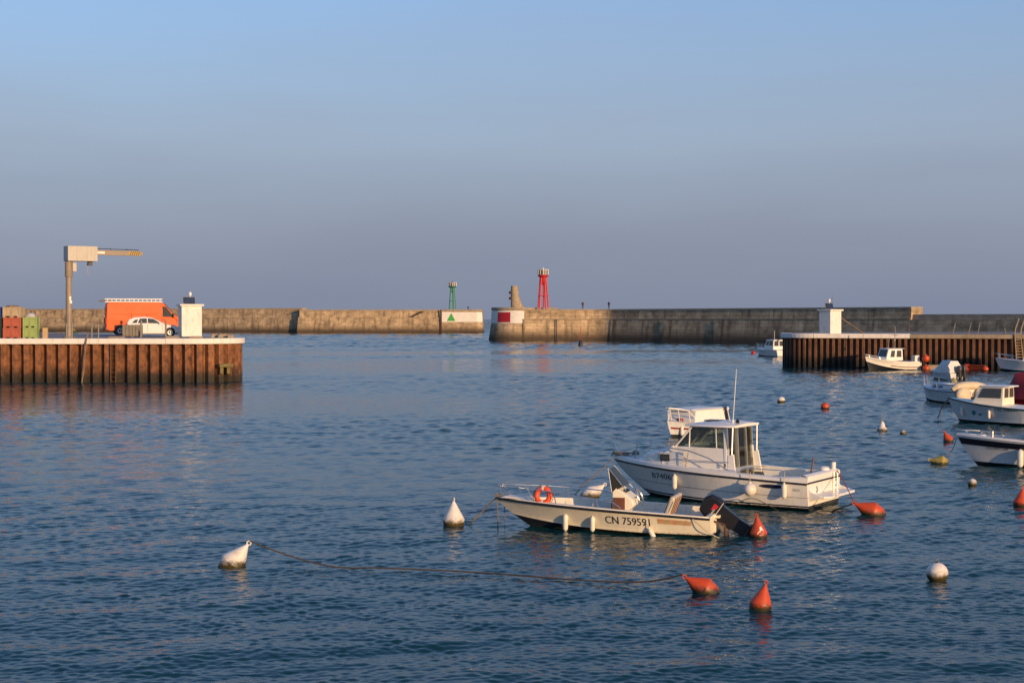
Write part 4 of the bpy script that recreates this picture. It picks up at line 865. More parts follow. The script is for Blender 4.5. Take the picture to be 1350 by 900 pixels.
mm = MB(); mm.add([tuple(hI.side(3.45 + x, .38 + z, 1, .007)) for x, z in ((.10, .03), (.02, -.06), (-.10, .02), (.0, .04))], [tuple(range(4))]); mm.build('leaf_mark', TEAL, bI)
m = MB(); m.tube([(4.95, 0, 1.0), (5.3, 0, .55), (5.45, .02, .1)], .02, 6); m.tube([(4.9, .1, .98), (5.2, .3, .5), (5.1, .5, .06)], .014, 6); m.build('mooring_bridle', ROPE, bI)
# J: red cover
bJ = boat('covered_boat', 'boat under a deep red tarpaulin behind the square wheelhouse boat', 25.8, 64.6, 28, 'boat')
hJ = Hull(5.2, 2.2, (.7, .75, .95), (.06, .2), .25, .12, .35, 2.3, .94, .86); hJ.build(bJ, pm('red_gelcoat', (.50, .01, .012), .35, var=.08), NAVY, None); hJ.deck(bJ, 0, .985, WHITE, .04)
m = MB(); m.loft([[(x, w, .72), (x, w * .96, .8 + hh * .5), (x, w * .6, .75 + hh), (x, -w * .6, .75 + hh), (x, -w * .96, .8 + hh * .5), (x, -w, .72)] for x, w, hh in ((.0, 1.06, 1.1), (.3, 1.1, 1.22), (2.6, 1.06, 1.25), (4.1, .8, 1.1), (4.5, .55, .35))], False, True, True); m.build('tarpaulin', TARPR, bJ, True)
# K: open boat with navy band, nearest on the right
bK = boat('open_motorboat', 'white open motorboat with broad navy band and maroon canvas screen', 17.5, 42.0, 22, 'motorboat')
hK = Hull(5.0, 1.95, (.62, .72, .86), (.08, .12), .25, .16, .3, 2.2, .94, .85, .8, 1.6); hK.build(bK, GREYW, NAVY, None)
hK.stripe(bK, 'navy_band', STEELBLUE, .66, .91, 0, .995, .008, True)
hK.cockpit(bK, .16, .25, LINER, .02, .93, .05, cap=WHITE)
hK.lettering(bK, 'CN 847236', 4.15, .49, .075, .62)
m = MB(); m.box((2.3, 0, .62), (.7, .9, .76)); cs = m.build('console', WHITE, bK, bevel=.04)
m = MB(); m.loft([[(2.75, .68, .78), (2.65, .72, .78), (2.0, .78, .78), (2.0, -.78, .78), (2.65, -.72, .78), (2.75, -.68, .78)], [(2.98, .60, 1.30), (2.88, .64, 1.32), (1.9, .72, 1.34), (1.9, -.72, 1.34), (2.88, -.64, 1.32), (2.98, -.60, 1.30)]], True, True, True); m.build('canvas_screen', CANVASB, bK)
m = MB(); m.loft([[(3.02, .62, 1.3), (1.88, .74, 1.34), (1.88, -.74, 1.34), (3.02, -.62, 1.3)], [(3.0, .56, 1.36), (1.9, .7, 1.41), (1.9, -.7, 1.41), (3.0, -.56, 1.36)]], True, True, True); m.build('canopy_top', WHITE, bK, bevel=.015)
m = MB(); m.lathe([(.06, 0), (.06, .22), (.03, .24)], 10, Matrix.Translation((4.0, .15, .78))); m.build('samson_post', STEEL, bK, True)
bow_rails(bK, hK, (.62, .74, .86, .95), (.02, .10, .12, .12), .009)

# --- fenders, the lifebuoy, mooring lines
def sidept(b, h, x, z, out): p = h.side(x, z, 1, out); return (p.x, p.y, p.z)
fender(bA, sidept(bA, hA, 2.93, .17, .075), .34, .052, 'thin white fender on the cream boat, forward of its lettering')
fender(bA, sidept(bA, hA, 2.34, .18, .075), .30, .048, 'short white fender right before the letters CN')
fender(bA, sidept(bA, hA, 1.12, .03, .10), .28, .05, 'white fender slanting into the water under the number', tilt=28, rope_up=.34)
fender(bB, sidept(bB, hB, 3.28, .44, .085), .34, .058, 'white fender covering the last digit of the cruiser\'s number', rope_up=.3)
fender(bB, sidept(bB, hB, 1.26, .42, .19), .3, .145, 'round ball fender on the cruiser beside the oval sticker', ball=True, rope_up=.22)
fender(bB, sidept(bB, hB, .50, .42, .085), .34, .06, 'white fender on the cruiser\'s quarter between sticker and transom', rope_up=.26)
fender(bC, sidept(bC, hC, 3.1, .24, .09), .34, .06, 'stubby white fender at bow of the boxy cabin boat', rope_up=.4)
fender(bI, sidept(bI, hI, 4.3, .45, .1), .36, .06, 'white fender near the bow of the boat with teal mark', rope_up=.3)
fender(bI, sidept(bI, hI, 3.0, .42, .1), .36, .06, 'white fender between the teal mark and the boat\'s number', rope_up=.3)
fender(bK, sidept(bK, hK, 3.20, .28, .12), .5, .085, 'long white fender hanging from the navy-banded boat', rope_up=.3)
def ring_at(par_boat, local, rot, R_, r, label):
    t = thing('lifebuoy', label, 'lifebuoy', par_boat.matrix_basis @ Vector(local), 0); t.rotation_euler = (par_boat.matrix_basis.to_3x3() @ Euler(rot).to_matrix()).to_euler()
    m = MB(); m.torus((0, 0, 0), R_, r, 28, 10); m.build('ring', ORPLAIN, t, True)
    for k in (0, 2):
        rings = []; a0 = R(90 * k + 90)
        for i in range(5):
            a = a0 + R(-9 + 4.5 * i); rings.append([((R_ + (r + .004) * math.cos(2 * math.pi * j / 10)) * math.cos(a), (R_ + (r + .004) * math.cos(2 * math.pi * j / 10)) * math.sin(a), (r + .004) * math.sin(2 * math.pi * j / 10)) for j in range(10)])
        m = MB(); m.loft(rings, True, True, True); m.build('white_band', SIGNW, t, True)
    m = MB(); m.tube([((R_ + r + .02) * math.cos(R(10 * i)), (R_ + r + .02) * math.sin(R(10 * i)), .015 * math.sin(R(40 * i))) for i in range(36)], .007, 5, closed=True); m.build('grab_line', ROPE, t)
    return t
ring_at(bA, (3.42, .36, .67), (R(-80), 0, R(-8)), .142, .055, 'orange lifebuoy with white bands propped inside the bow rail')
def rope(label, pts, r=.012, mat=ROPE, name='mooring_rope'):
    P = [Vector(p) for p in pts]; Q = []
    for i in range(len(P) - 1):                                       # catmull-rom through the points
        a, b, c, d = P[max(i - 1, 0)], P[i], P[i + 1], P[min(i + 2, len(P) - 1)]
        for k in range(6):
            t = k / 6; Q.append(.5 * ((2 * b) + (c - a) * t + (2 * a - 5 * b + 4 * c - d) * t * t + (3 * b - a - 3 * c + d) * t ** 3))
    Q.append(P[-1]); m = MB(); m.tube([tuple(p) for p in Q], r, 6); o = m.build(name, mat, None, True)
    return tag(o, label, 'rope')
A2W = lambda b, p: tuple(b.matrix_basis @ Vector(p))
rope('slanting mooring rope from the cream boat\'s bow into the water', [A2W(bA, (4.52, .02, .55)), (-.62, 31.05, .25), (-.86, 30.9, .02), (-1.0, 30.8, -.15)], .016)
rope('chain hanging straight down from the cream boat\'s bow', [A2W(bA, (4.50, .05, .53)), A2W(bA, (4.47, .06, .2)), A2W(bA, (4.46, .06, -.15))], .013)
rope('thin line hanging on the far side of the cream boat\'s bow', [A2W(bA, (4.40, -.12, .53)), A2W(bA, (4.38, -.14, .25)), A2W(bA, (4.38, -.14, .04))], .009)
rope('rope looped under the round fender of the cruiser', [A2W(bB, (1.85, 1.12, -.02)), A2W(bB, (1.5, 1.16, .14)), A2W(bB, (1.25, 1.17, .22)), A2W(bB, (1.0, 1.16, .16)), A2W(bB, (.6, 1.14, -.03))], .011)
rope('slack bow line of the cruiser drooping towards the water', [A2W(bB, (5.28, .05, .86)), A2W(bB, (5.5, .35, .55)), A2W(bB, (5.75, .75, .22)), A2W(bB, (5.9, 1.0, -.05))], .012)
rope('pale stern line cleated on the cream boat', [A2W(bA, (.42, .74, .44)), A2W(bA, (.3, .80, .36)), A2W(bA, (.05, .79, .15)), A2W(bA, (-.18, .55, -.02))], .009, WROPE)
rope('red line from the cruiser\'s stern down to the orange buoy', [A2W(bB, (.02, -.9, .74)), (7.41, 33.6, .50), (7.35, 32.55, .27)], .010, REDROPE)

# ------------------------------------------------------------------ mooring buoys
CONE = [(.02, -1.0), (.45, -.92), (.78, -.5), (.93, .1), (1.0, .42), (1.0, .52), (.93, .66), (.55, 1.36), (.28, 1.85), (.13, 2.12), (.09, 2.2), (.02, 2.22)]
def cone_buoy(label, x, y, r, mat, lean=(0, 0), sink=0, hs=1., ringc=None, patch=None, group=None):
    """conical mooring buoy; lean = degrees towards +x and towards +y"""
    t = thing('mooring_buoy', label, 'buoy', (x, y, -sink), 0, group); t.rotation_euler = (R(-lean[1]), R(lean[0]), R(random.uniform(0, 360)) if lean == (0, 0) else 0)
    m = MB(); m.lathe([(a * r, b * r * hs) for a, b in CONE], 22); m.build('float_body', mat, t, True)
    m = MB(); m.torus((0, 0, 0), r * .15, r * .055, 14, 6, Matrix.Translation((0, 0, r * (2.22 * hs + .12))) @ Matrix.Rotation(R(90), 4, 'X')); m.build('mooring_eye', ringc or mat, t, True)
    m = MB(); m.torus((0, 0, .47 * r * hs), r * 1.0, r * .018, 26, 5); m.build('seam', mat, t, True)
    return t
def ball_buoy(label, x, y, r, mat, sink=.3, eye=True):
    t = thing('ball_buoy', label, 'buoy', (x, y, r * (1 - 2 * sink)))
    m = MB(); m.lathe([(.01 * r, -r)] + [(r * math.sin(R(a)), -r * math.cos(R(a))) for a in range(12, 170, 13)] + [(.02 * r, r)], 20); m.build('float_body', mat, t, True)
    m = MB(); m.lathe([(.2 * r, .94 * r), (.18 * r, 1.08 * r), (.06 * r, 1.12 * r)], 10); m.build('cap', DARKM if eye else mat, t, True)
    m = MB(); m.torus((0, 0, 0), r * .14, r * .04, 12, 5, Matrix.Translation((0, 0, r * 1.16)) @ Matrix.Rotation(R(90), 4, 'X')); m.build('mooring_eye', GALV, t, True)
    return t
cone_buoy('upright white cone buoy left of the cream boat\'s bow', -1.19, 30.9, .225, BUOYW)
w1 = cone_buoy('white cone buoy tilted by a taut rope, alone on open water', -4.80, 25.75, .225, BUOYW, (38, 0), .02)
cone_buoy('weedy white cone buoy tipped over beyond the cream boat', 1.80, 35.7, .21, BUOYW, (55, 10), -.02)
o1 = cone_buoy('orange buoy lying over at the end of the sagging rope', 3.02, 23.3, .185, ORANGE, (-58, 0), -.01)
cone_buoy('upright orange cone buoy standing apart from the rope', 3.58, 21.9, .165, ORANGE, (14, 0), .0, 1.05)
fb = cone_buoy('orange cone buoy with white painted patch beside the outboard', 4.75, 29.1, .165, ORANGE, (-6, 0), .0, 1.15)
pw = MB()                                                             # plain white painted patch on its side
def cone_r(z, r, hs=1.15):
    zz = z / (r * hs)
    for (a, b), (c, d) in zip(CONE, CONE[1:]):
        if b <= zz <= d: return lerp(a, c, (zz - b) / (d - b)) * r
    return r
for ring_ in ([(-18, .10), (4, .06), (26, .08), (34, .16), (22, .235), (6, .22), (2, .15), (-10, .14)],):
    vs = [((cone_r(z, .165) + .004) * math.sin(R(a)), -(cone_r(z, .165) + .004) * math.cos(R(a)), z) for a, z in ring_]; pw.add(vs, [tuple(range(len(vs)))])
pw.build('painted_patch', SIGNW, fb)
cone_buoy('orange buoy pulled over behind the cruiser\'s swim platform', 7.80, 32.5, .22, ORANGE, (-64, 0), -.03)
ball_buoy('large white ball buoy with dirty waterline on open water', 6.87, 24.45, .175, BUOYW, .22)
ball_buoy('small white ball buoy near the navy-banded boat', 11.63, 38.27, .115, BUOYW, .25)
ball_buoy('distant white ball buoy level with the orange ball', 13.62, 76.7, .2, BUOYW, .3)
ball_buoy('distant orange ball buoy on the mooring field', 14.64, 70.9, .2, ORANGE, .25)
ball_buoy('tiny white float beside the bell-shaped buoy', 14.3, 55.4, .12, BUOYW, .4)
t = thing('bell_buoy', 'white bell-shaped buoy with topped neck on the mooring field', 'buoy', (13.9, 56.9, 0))
m = MB(); m.lathe([(.02, -.2), (.16, -.15), (.2, .0), (.185, .1), (.11, .17), (.085, .28), (.04, .36), (.02, .37)], 18); m.build('float_body', BUOYW, t, True)
m = MB(); m.torus((0, 0, 0), .04, .016, 12, 5, Matrix.Translation((0, 0, .42)) @ Matrix.Rotation(R(90), 4, 'X')); m.build('mooring_eye', GALV, t, True)
cone_buoy('weedy yellow-green buoy lying flat ahead of the navy-banded boat', 12.55, 44.2, .24, BUOYY, (-72, 0), .02, .7)
cone_buoy('orange cone buoy leaning near the navy-banded boat\'s bow', 15.0, 52.0, .17, ORANGE, (-26, 0), .0, 1.0)
cone_buoy('orange cone buoy upright in the right-hand foreground moorings', 11.42, 34.0, .18, ORANGE, (6, 0), .0, 1.0)
ball_buoy('upper orange ball float at stern of the quayside fishing boat', 34.1, 125.0, .31, ORANGE, .02, False).location.z = .95
ball_buoy('lower orange ball float at stern of the quayside fishing boat', 34.1, 124.9, .30, ORANGE, .3, False)
ball_buoy('orange ball float next to the little orange skiff', 38.2, 122.4, .26, ORANGE, .2, False)
ball_buoy('pale yellow ball float near the red tarpaulin boat', 28.6, 98.2, .24, BUOYY, .2, False)
ball_buoy('red ball float before the half-hidden cabin boat', 28.7, 180.5, .25, pm('red_float', (.45, .015, .02), .5), .2, False)
dn = thing('marker_buoy', 'dark floating marker with thin red pole near the breakwater', 'buoy', (10.65, 236, 0))
m = MB(); m.lathe([(.02, -.3), (.3, -.1), (.36, .3), (.2, .7), (.04, 1.0)], 12); m.build('float_body', BLACK, dn, True)
m = MB(); m.tube([(0, 0, .9), (.08, 0, 3.3)], .035, 6); m.build('pole', PAINTR, dn)
rope('long sagging rope between the tilted white and orange buoys', [(-4.46, 25.75, .43), (-4.1, 25.7, .30), (-3.5, 25.6, .12), (-2.9, 25.45, .03), (-2.2, 25.3, .045), (-1.3, 25.1, .042), (-.5, 24.85, .04), (.3, 24.5, .04), (.9, 24.2, .042), (1.35, 24.0, .048), (1.75, 23.8, .07), (2.2, 23.6, .12), (2.62, 23.3, .27)], .0135, DROPE)
rope('knotted rope running from the orange buoy under the swim platform', [(7.40, 32.5, .30), (7.25, 32.7, .18), (7.05, 33.0, .05), (6.9, 33.2, -.08)], .016)
rope('line holding the yellow-green buoy to the navy-banded boat', [(12.65, 44.2, .2), (12.85, 44.2, .4), A2W(bK, (4.98, 0, .80))], .010)

# ------------------------------------------------------------------ things on the left quay (deck at 2.89)
Z = 2.89
cr = thing('quay_crane', 'grey pillar crane with boxed head and striped jib on left quay', 'crane', (-31.1, 106.5, Z), R(34))
m = MB(); m.lathe([(.42, 0), (.42, .06), (.24, .1), (.215, .9), (.205, 5.0), (.19, 5.1)], 16); m.build('post', CRANEP, cr, True)
m = MB(); m.lathe([(.03, .06), (.03, .12), (.001, .125)], 6); bolt = m.mesh('base_bolt'); bolt.materials.append(GALV)
for k in range(8): link('base_bolt', bolt, None, cr, loc=(.33 * math.cos(k * .785), .33 * math.sin(k * .785), 0))
m = MB(); m.lathe([(.24, 4.25), (.26, 4.3), (.26, 5.35)], 16); m.build('slewing_collar', CRANEP, cr, True)
m = MB(); m.box((.35, -.08, 4.95), (.28, .3, .62)); m.build('control_box', CRANEB, cr, bevel=.02)
m = MB(); m.box((.85, 0, 5.9), (2.12, 1.0, 1.06)); hb = m.build('housing', CRANEB, cr, bevel=.03)
for x_ in (.42, 1.15): m = MB(); m.box((x_, -.502, 5.9), (.012, .006, 1.02)); m.build('panel_joint', CRANEP, hb)
m = MB(); m.box((1.5, 0, 5.24), (.34, .3, .3), None, .8); m.build('hook_block', DARKM, cr, bevel=.02)
m = MB(); m.tube([(1.35, 0, 5.1), (1.35, 0, 4.55)], .02, 5); m.torus((1.35, 0, 4.48), .06, .02, 10, 5, None); m.build('hook', WROPE, cr)
m = MB(); m.box((3.6, 0, 6.02), (3.5, .22, .30)); jb = m.build('jib', CRANEP, cr, bevel=.01)
m = MB(); m.box((3.5, 0, 6.18), (3.3, .28, .03)); m.box((3.5, 0, 5.86), (3.3, .28, .03)); m.build('jib_flange', CRANEP, jb)
m = MB(); m.box((2.25, -.115, 6.02), (.6, .01, .17)); m.build('maker_plate', SIGNW, jb)
m = MB(); m.box((4.72, -.114, 6.02), (.8, .01, .24)); sp_ = m.build('warning_plate', YEL, jb)
for k in range(5): m = MB(); m.prism([(4.38 + .15 * k, 5.90), (4.44 + .15 * k, 5.90), (4.53 + .15 * k, 6.14), (4.47 + .15 * k, 6.14)], -.126, -.121); m.build('black_stripe', BLACK, sp_)
m = MB(); m.tube([(1.9, 0, 6.3), (3.5, .0, 6.28), (5.1, 0, 6.27)], .025, 5); m.tube([(3.0, 0, 6.22), (3.0, 0, 6.34)], .02, 5); m.tube([(4.2, 0, 6.22), (4.2, 0, 6.34)], .02, 5); m.tube([(5.05, 0, 5.84), (5.05, 0, 5.6)], .02, 5); m.build('cable', DARKM, jb)
m = MB(); m.box((.03, -.2, 2.75), (.13, .02, .3)); m.box((.07, -.2, 2.5), (.17, .02, .2)); m.build('load_plate', SIGNW, cr)
m = MB(); m.tube([(-.24, 0, 1.6), (-.24, 0, 1.0)], .05, 6); m.build('cable_box', DARKM, cr)

def hut(label, x, y, rz, w, d, h, pan):
    t = thing('beacon_hut', label, 'hut', (x, y, Z + .02), R(rz))
    m = MB(); m.box((0, 0, h / 2), (w, d, h)); m.build('walls', CONCW, t, bevel=.02)
    m = MB(); m.box((0, 0, h + .07), (w + .28, d + .28, .14)); m.build('roof_slab', CONCW, t, bevel=.02)
    m = MB(); m.box((w / 2 + .01, .1, h * .42), (.03, .7, h * .78)); m.build('door', pm('hut_door', (.60, .57, .52), .6), t, bevel=.01)
    m = MB(); m.box((pan, 0, h + .42), (.82, .12, .5), (R(-14), 0, 0)); sp_ = m.build('solar_panel', SKYD, t, bevel=.01)
    m = MB(); m.box((pan, .07, h + .42), (.88, .05, .56), (R(-14), 0, 0)); m.build('panel_frame', GALV, sp_)
    m = MB(); m.tube([(pan + .1, .12, h + .14), (pan + .1, .12, h + .82)], .04, 6); m.lathe([(.1, h + .78), (.11, h + .84), (.11, h + .98), (.06, h + 1.05)], 10, Matrix.Translation((pan + .1, .12, 0))); m.build('beacon_lamp', SIGNW, t, True)
    return t
hut('white beacon hut with solar panel near the end of the crane quay', -23.9, 112.6, 26, 1.5, 1.1, 2.25, -.05)
h2 = hut('white beacon hut with shaded side on the dark quay head', 27.9, 133.0, 38, 1.45, 1.25, 2.0, -.1)
m = MB(); m.tube([(.5, .2, 2.1), (.5, .2, 3.4)], .015, 5); m.build('aerial', GALV, h2)

def prism_body(par, name, prof, half, mat, top_in=.0, z_in=1e9, bev=.05):
    """side outline pushed across; points above z_in are drawn in by top_in (tumblehome)"""
    m = MB(); n = len(prof); vs = []
    for s_ in (-1, 1):
        for x, z in prof: vs.append((x, s_ * (half - (top_in * min(1, max(0, (z - z_in) / .5)))), z))
    m.add(vs, [tuple(range(n)), tuple(range(2 * n - 1, n - 1, -1))] + [(i, i + n, (i + 1) % n + n, (i + 1) % n) for i in range(n)])
    return m.build(name, mat, par, bevel=bev)
def wheel(par, x, y, r, w=.2):
    t = MB(); t.lathe([(r * .62, -w / 2), (r * .95, -w / 2), (r, -w * .3), (r, w * .3), (r * .95, w / 2), (r * .62, w / 2)], 22, Matrix.Translation((x, y, r)) @ Matrix.Rotation(R(90), 4, 'X')); wh_ = t.build('wheel', TYRE, par, True)
    s_ = 1 if y > 0 else -1
    m = MB(); m.lathe([(.02, 0), (r * .6, .0), (r * .64, .02), (r * .6, .03), (r * .2, .015), (.02, .03)], 18, Matrix.Translation((x, y + s_ * w * .40, r)) @ Matrix.Rotation(R(90), 4, 'X')); m.build('rim', ALLOY, wh_, True)
    m = MB()
    for k in range(5): m.box((x + math.cos(k * 1.257 + .3) * r * .42, y + s_ * w * .5, r + math.sin(k * 1.257 + .3) * r * .42), (r * .14, .012, r * .26), (0, -(k * 1.257 + .3) + R(90), 0))
    m.build('rim_slot', BLACK, wh_)
# van, nose to the right
vn = thing('delivery_van', 'bright orange high-roof delivery van parked behind the white hatchback', 'van', (-33.3, 124.2, Z + .01), R(19)); vn.scale = (1.06, 1.0, 1.05)
VP = [(0, .42), (.02, 1.3), (.06, 2.35), (.14, 2.5), (.5, 2.56), (3.9, 2.56), (4.35, 2.46), (5.15, 1.55), (5.85, 1.28), (6.0, 1.0), (6.02, .42), (5.4, .32), (.3, .32)]
bd = prism_body(vn, 'body', VP, 1.0, VANO, .12, 1.5, .07)
m = MB(); m.box((-.03, 0, .48), (.14, 1.96, .3)); m.build('rear_bumper', BLACK, vn, bevel=.03)
m = MB(); m.box((6.0, 0, .55), (.16, 1.9, .42)); m.build('front_bumper', BLACK, vn, bevel=.05)
for s_ in (-1, 1):
    yb = s_ * 1.0
    m = MB(); m.box((2.9, s_ * 1.005, .62), (4.0, .03, .22)); m.build('side_moulding', BLACK, vn, bevel=.008)
    m = MB(); m.prism([(4.28, 1.42), (5.10, 1.42), (4.52, 2.18), (4.28, 2.24)], s_ * .93, s_ * .998); m.build('cab_window', DGLASS, vn)
    for x_ in (1.9, 3.05, 4.2, 5.3):
        m = MB(); m.box((x_, s_ * 1.0015, 1.0), (.016, .006, 1.0 if x_ > 5 else 1.3)); m.build('door_joint', BLACK, vn)
    m = MB(); m.box((4.35, s_ * 1.02, 1.2), (.2, .03, .05)); m.build('door_handle', BLACK, vn)
    m = MB(); m.box((5.05, s_ * 1.13, 1.52), (.1, .22, .3)); m.build('wing_mirror', BLACK, vn, bevel=.03)
    for z_, x0_, x1_ in ((1.62, .4, 3.9), (1.05, .4, 4.1), (2.15, .5, 3.6)):
        m = MB(); m.box(((x0_ + x1_) / 2, s_ * (1.002 - (.12 * max(0, z_ - 1.5) / .5 if z_ > 1.5 else 0) - .0 * z_), z_), (x1_ - x0_, .03, .05)); m.build('pressed_rib', VANO, vn, bevel=.01)
    m = MB(); m.box((.0, s_ * .9, 1.1), (.06, .14, .5)); m.build('tail_light', LAMPR, vn, bevel=.01)
    m = MB(); m.prism([(5.55, .95), (5.97, .9), (5.9, 1.18), (5.6, 1.28)], s_ * .78, s_ * .99); m.build('headlight', ALLOY, vn)
    for x_ in (1.05, 5.0):
        m = MB(); m.lathe([(.42, -.01), (.42, .01)], 20, Matrix.Translation((x_, s_ * 1.001, .38)) @ Matrix.Rotation(R(90), 4, 'X')); m.build('wheel_arch', BLACK, vn); wheel(vn, x_, s_ * .92, .34, .22)
m = MB(); m.add([(5.10, -.9, 1.60), (5.10, .9, 1.60), (4.40, .84, 2.42), (4.40, -.84, 2.42), (5.14, -.9, 1.63), (5.14, .9, 1.63), (4.44, .84, 2.45), (4.44, -.84, 2.45)], [(0, 1, 2, 3), (7, 6, 5, 4), (0, 4, 5, 1), (1, 5, 6, 2), (2, 6, 7, 3), (3, 7, 4, 0)]); m.build('windscreen', DGLASS, vn)
for y_ in (-.45, .45): m = MB(); m.box((-.0, y_, 1.85), (.03, .7, .6)); m.build('rear_window', DGLASS, vn, bevel=.02)
ld = thing('ladder', 'pale ladder lying along the roof of the orange van', 'ladder', (-32.85, 124.36, Z + 2.68), R(19))
for y_, z_ in ((-.82, .04), (-.62, .26)): m = MB(); m.box((1.75, y_, z_), (4.6, .06, .08)); m.build('stile', SIGNW, ld, bevel=.01)
m = MB(); m.box((.4, -.1, -.02), (.06, 1.6, .05)); m.box((3.4, -.1, -.02), (.06, 1.6, .05)); m.build('roof_bar', DARKM, ld)
for k in range(13):
    m = MB(); m.box((-.35 + .35 * k, -.72, .15), (.07, .05, .22), (R(-42), 0, 0)); m.build('rung', SIGNW, ld)
m = MB(); m.tube([(-1.0, -.72, .1), (.1, -.72, .12)], .06, 8); m.build('pipe_end', TIMBER, ld)
# white hatchback
ca = thing('parked_car', 'white hatchback car parked in front of the orange van', 'car', (-28.95, 113.4, Z + .01), R(14))
low = prism_body(ca, 'body', [(.05, .3), (-.02, .5), (.02, .82), (.18, .98), (1.3, .97), (2.75, .94), (3.6, .80), (4.0, .66), (4.1, .48), (4.06, .3), (3.7, .2), (.4, .2)], .86, CARW, .06, .7, .06)
cab = prism_body(ca, 'cabin', [(.12, .95), (.35, 1.28), (.7, 1.43), (1.5, 1.47), (2.05, 1.38), (2.95, .93)], .80, CARW, .18, .98, .05)
for s_ in (-1, 1):
    for nm, q in (('rear_side_window', [(.95, 1.0), (1.62, 1.0), (1.60, 1.36), (1.1, 1.33)]), ('front_side_window', [(1.69, 1.0), (2.62, .98), (2.08, 1.31), (1.67, 1.36)]), ('quarter_window', [(.52, 1.02), (.86, 1.01), (.98, 1.28), (.75, 1.24)])):
        m = MB(); f = lambda z: .80 - .18 * min(1, (z - .98) / .5) + .012
        m.add([(x, s_ * f(z), z) for x, z in q] + [(x, s_ * (f(z) - .03), z) for x, z in q], [(0, 1, 2, 3), (7, 6, 5, 4)] + [(i, (i + 1) % 4, (i + 1) % 4 + 4, i + 4) for i in range(4)]); m.build(nm, DGLASS, ca)
    for x_ in (1.66, 2.72, .9): m = MB(); m.box((x_, s_ * .862, .62), (.012, .006, .6)); m.build('door_joint', DARKM, ca)
    for x_ in (1.5, 2.5): m = MB(); m.box((x_ - .05, s_ * .868, .83), (.16, .03, .035)); m.build('door_handle', CARW, ca, bevel=.01)
    m = MB(); m.box((2.55, s_ * .92, 1.0), (.14, .18, .13)); m.build('wing_mirror', CARW, ca, bevel=.04)
    m = MB(); m.prism([(-.0, .78), (.25, .80), (.2, 1.0), (.06, .98)], s_ * .62, s_ * .84); m.build('tail_light', LAMPR, ca, bevel=.01)
    m = MB(); m.prism([(3.55, .66), (4.02, .58), (3.9, .72), (3.5, .80)], s_ * .55, s_ * .845); m.build('headlight', ALLOY, ca, bevel=.01)
    for x_ in (.75, 3.3):
        m = MB(); m.lathe([(.36, -.01), (.36, .01)], 22, Matrix.Translation((x_, s_ * .861, .33)) @ Matrix.Rotation(R(90), 4, 'X')); m.build('wheel_arch', BLACK, ca); wheel(ca, x_, s_ * .80, .31, .19)
m = MB(); m.add([(2.13, -.62, 1.36), (2.13, .62, 1.36), (2.88, .74, .99), (2.88, -.74, .99), (2.10, -.62, 1.33), (2.10, .62, 1.33), (2.85, .74, .96), (2.85, -.74, .96)], [(0, 1, 2, 3), (7, 6, 5, 4), (0, 4, 5, 1), (1, 5, 6, 2), (2, 6, 7, 3), (3, 7, 4, 0)]); m.build('windscreen', DGLASS, ca)
m = MB(); m.add([(.13, -.68, 1.02), (.13, .68, 1.02), (.37, .6, 1.30), (.37, -.6, 1.30), (.17, -.68, 1.02), (.17, .68, 1.02), (.41, .6, 1.30), (.41, -.6, 1.30)], [(3, 2, 1, 0), (4, 5, 6, 7), (0, 1, 5, 4), (1, 2, 6, 5), (2, 3, 7, 6), (3, 0, 4, 7)]); m.build('rear_window', DGLASS, ca)
m = MB(); m.box((2.05, 0, .24), (3.6, 1.6, .16)); m.build('sill', BLACK, ca)
m = MB(); m.box((.0, 0, .62), (.05, .5, .12)); m.build('number_plate', SIGNW, ca)

# stacked bulk bins
def bin_(label, x, y, z, w, h, mat, dark=None, d=1.0, rz=3):
    t = thing('bulk_bin', label, 'bin', (x, y, z), R(rz), 'bulk bins stacked on the left quay')
    fh = .09; wl = .035
    m = MB()
    for sx_, sy_, cx_, cy_ in ((w, wl, 0, -d / 2 + wl / 2 + .03), (w, wl, 0, d / 2 - wl / 2 - .03), (wl, d - .12, -w / 2 + wl / 2 + .03, 0), (wl, d - .12, w / 2 - wl / 2 - .03, 0)): m.box((cx_, cy_, fh + (h - fh) / 2), (sx_ - (.06 if sx_ == w else 0), sy_, h - fh))
    m.box((0, 0, fh + .03), (w - .1, d - .1, .06)); m.build('tub', mat, t)
    for sx_ in (-1, 1):
        for sy_ in (-1, 1):
            m = MB(); m.box((sx_ * (w / 2 - .05), sy_ * (d / 2 - .05), h / 2), (.1, .1, h)); m.build('corner_post', mat, t, bevel=.012)
    for sy_ in (-1, 1):
        m = MB(); m.box((0, sy_ * (d / 2 - .025), h - .05), (w - .2, .05, .1)); m.build('rim', mat, t, bevel=.01)
        m = MB(); m.box((0, sy_ * (d / 2 - .028), h * .5), (.09, .05, h - .19)); m.build('rib', mat, t, bevel=.01)
        m = MB(); m.box((0, sy_ * (d / 2 - .028), .12), (w - .2, .05, .05)); m.build('base_rail', mat, t, bevel=.01)
    for sx_ in (-1, 0, 1): m = MB(); m.box((sx_ * (w / 2 - .09), 0, fh / 2), (.16, d - .04, fh)); m.build('skid', mat, t)
    return t
bx_, by_ = -33.42, 101.75
bin_('lower red bulk bin at the foot of the tan-topped stack', bx_, by_, Z, 1.18, .72, BIN_RED)
bin_('upper red bulk bin under the tan one', bx_ + .02, by_, Z + .722, 1.17, .69, BIN_RED, rz=4)
bin_('tan bulk bin topping the two red ones', bx_, by_, Z + 1.414, 1.18, .70, BIN_TAN, rz=2)
bin_('lower green bulk bin beside the red stack', bx_ + 1.16, by_ + .1, Z, .92, .74, BIN_GRN)
bin_('upper green bulk bin holding crumpled sheeting', bx_ + 1.15, by_ + .1, Z + .742, .92, .70, BIN_GRN, rz=5)
bin_('blue bulk bin on the dark stack at the quay edge', bx_ - 1.14, by_ + .2, Z + 1.42, .95, .70, BLUEP)
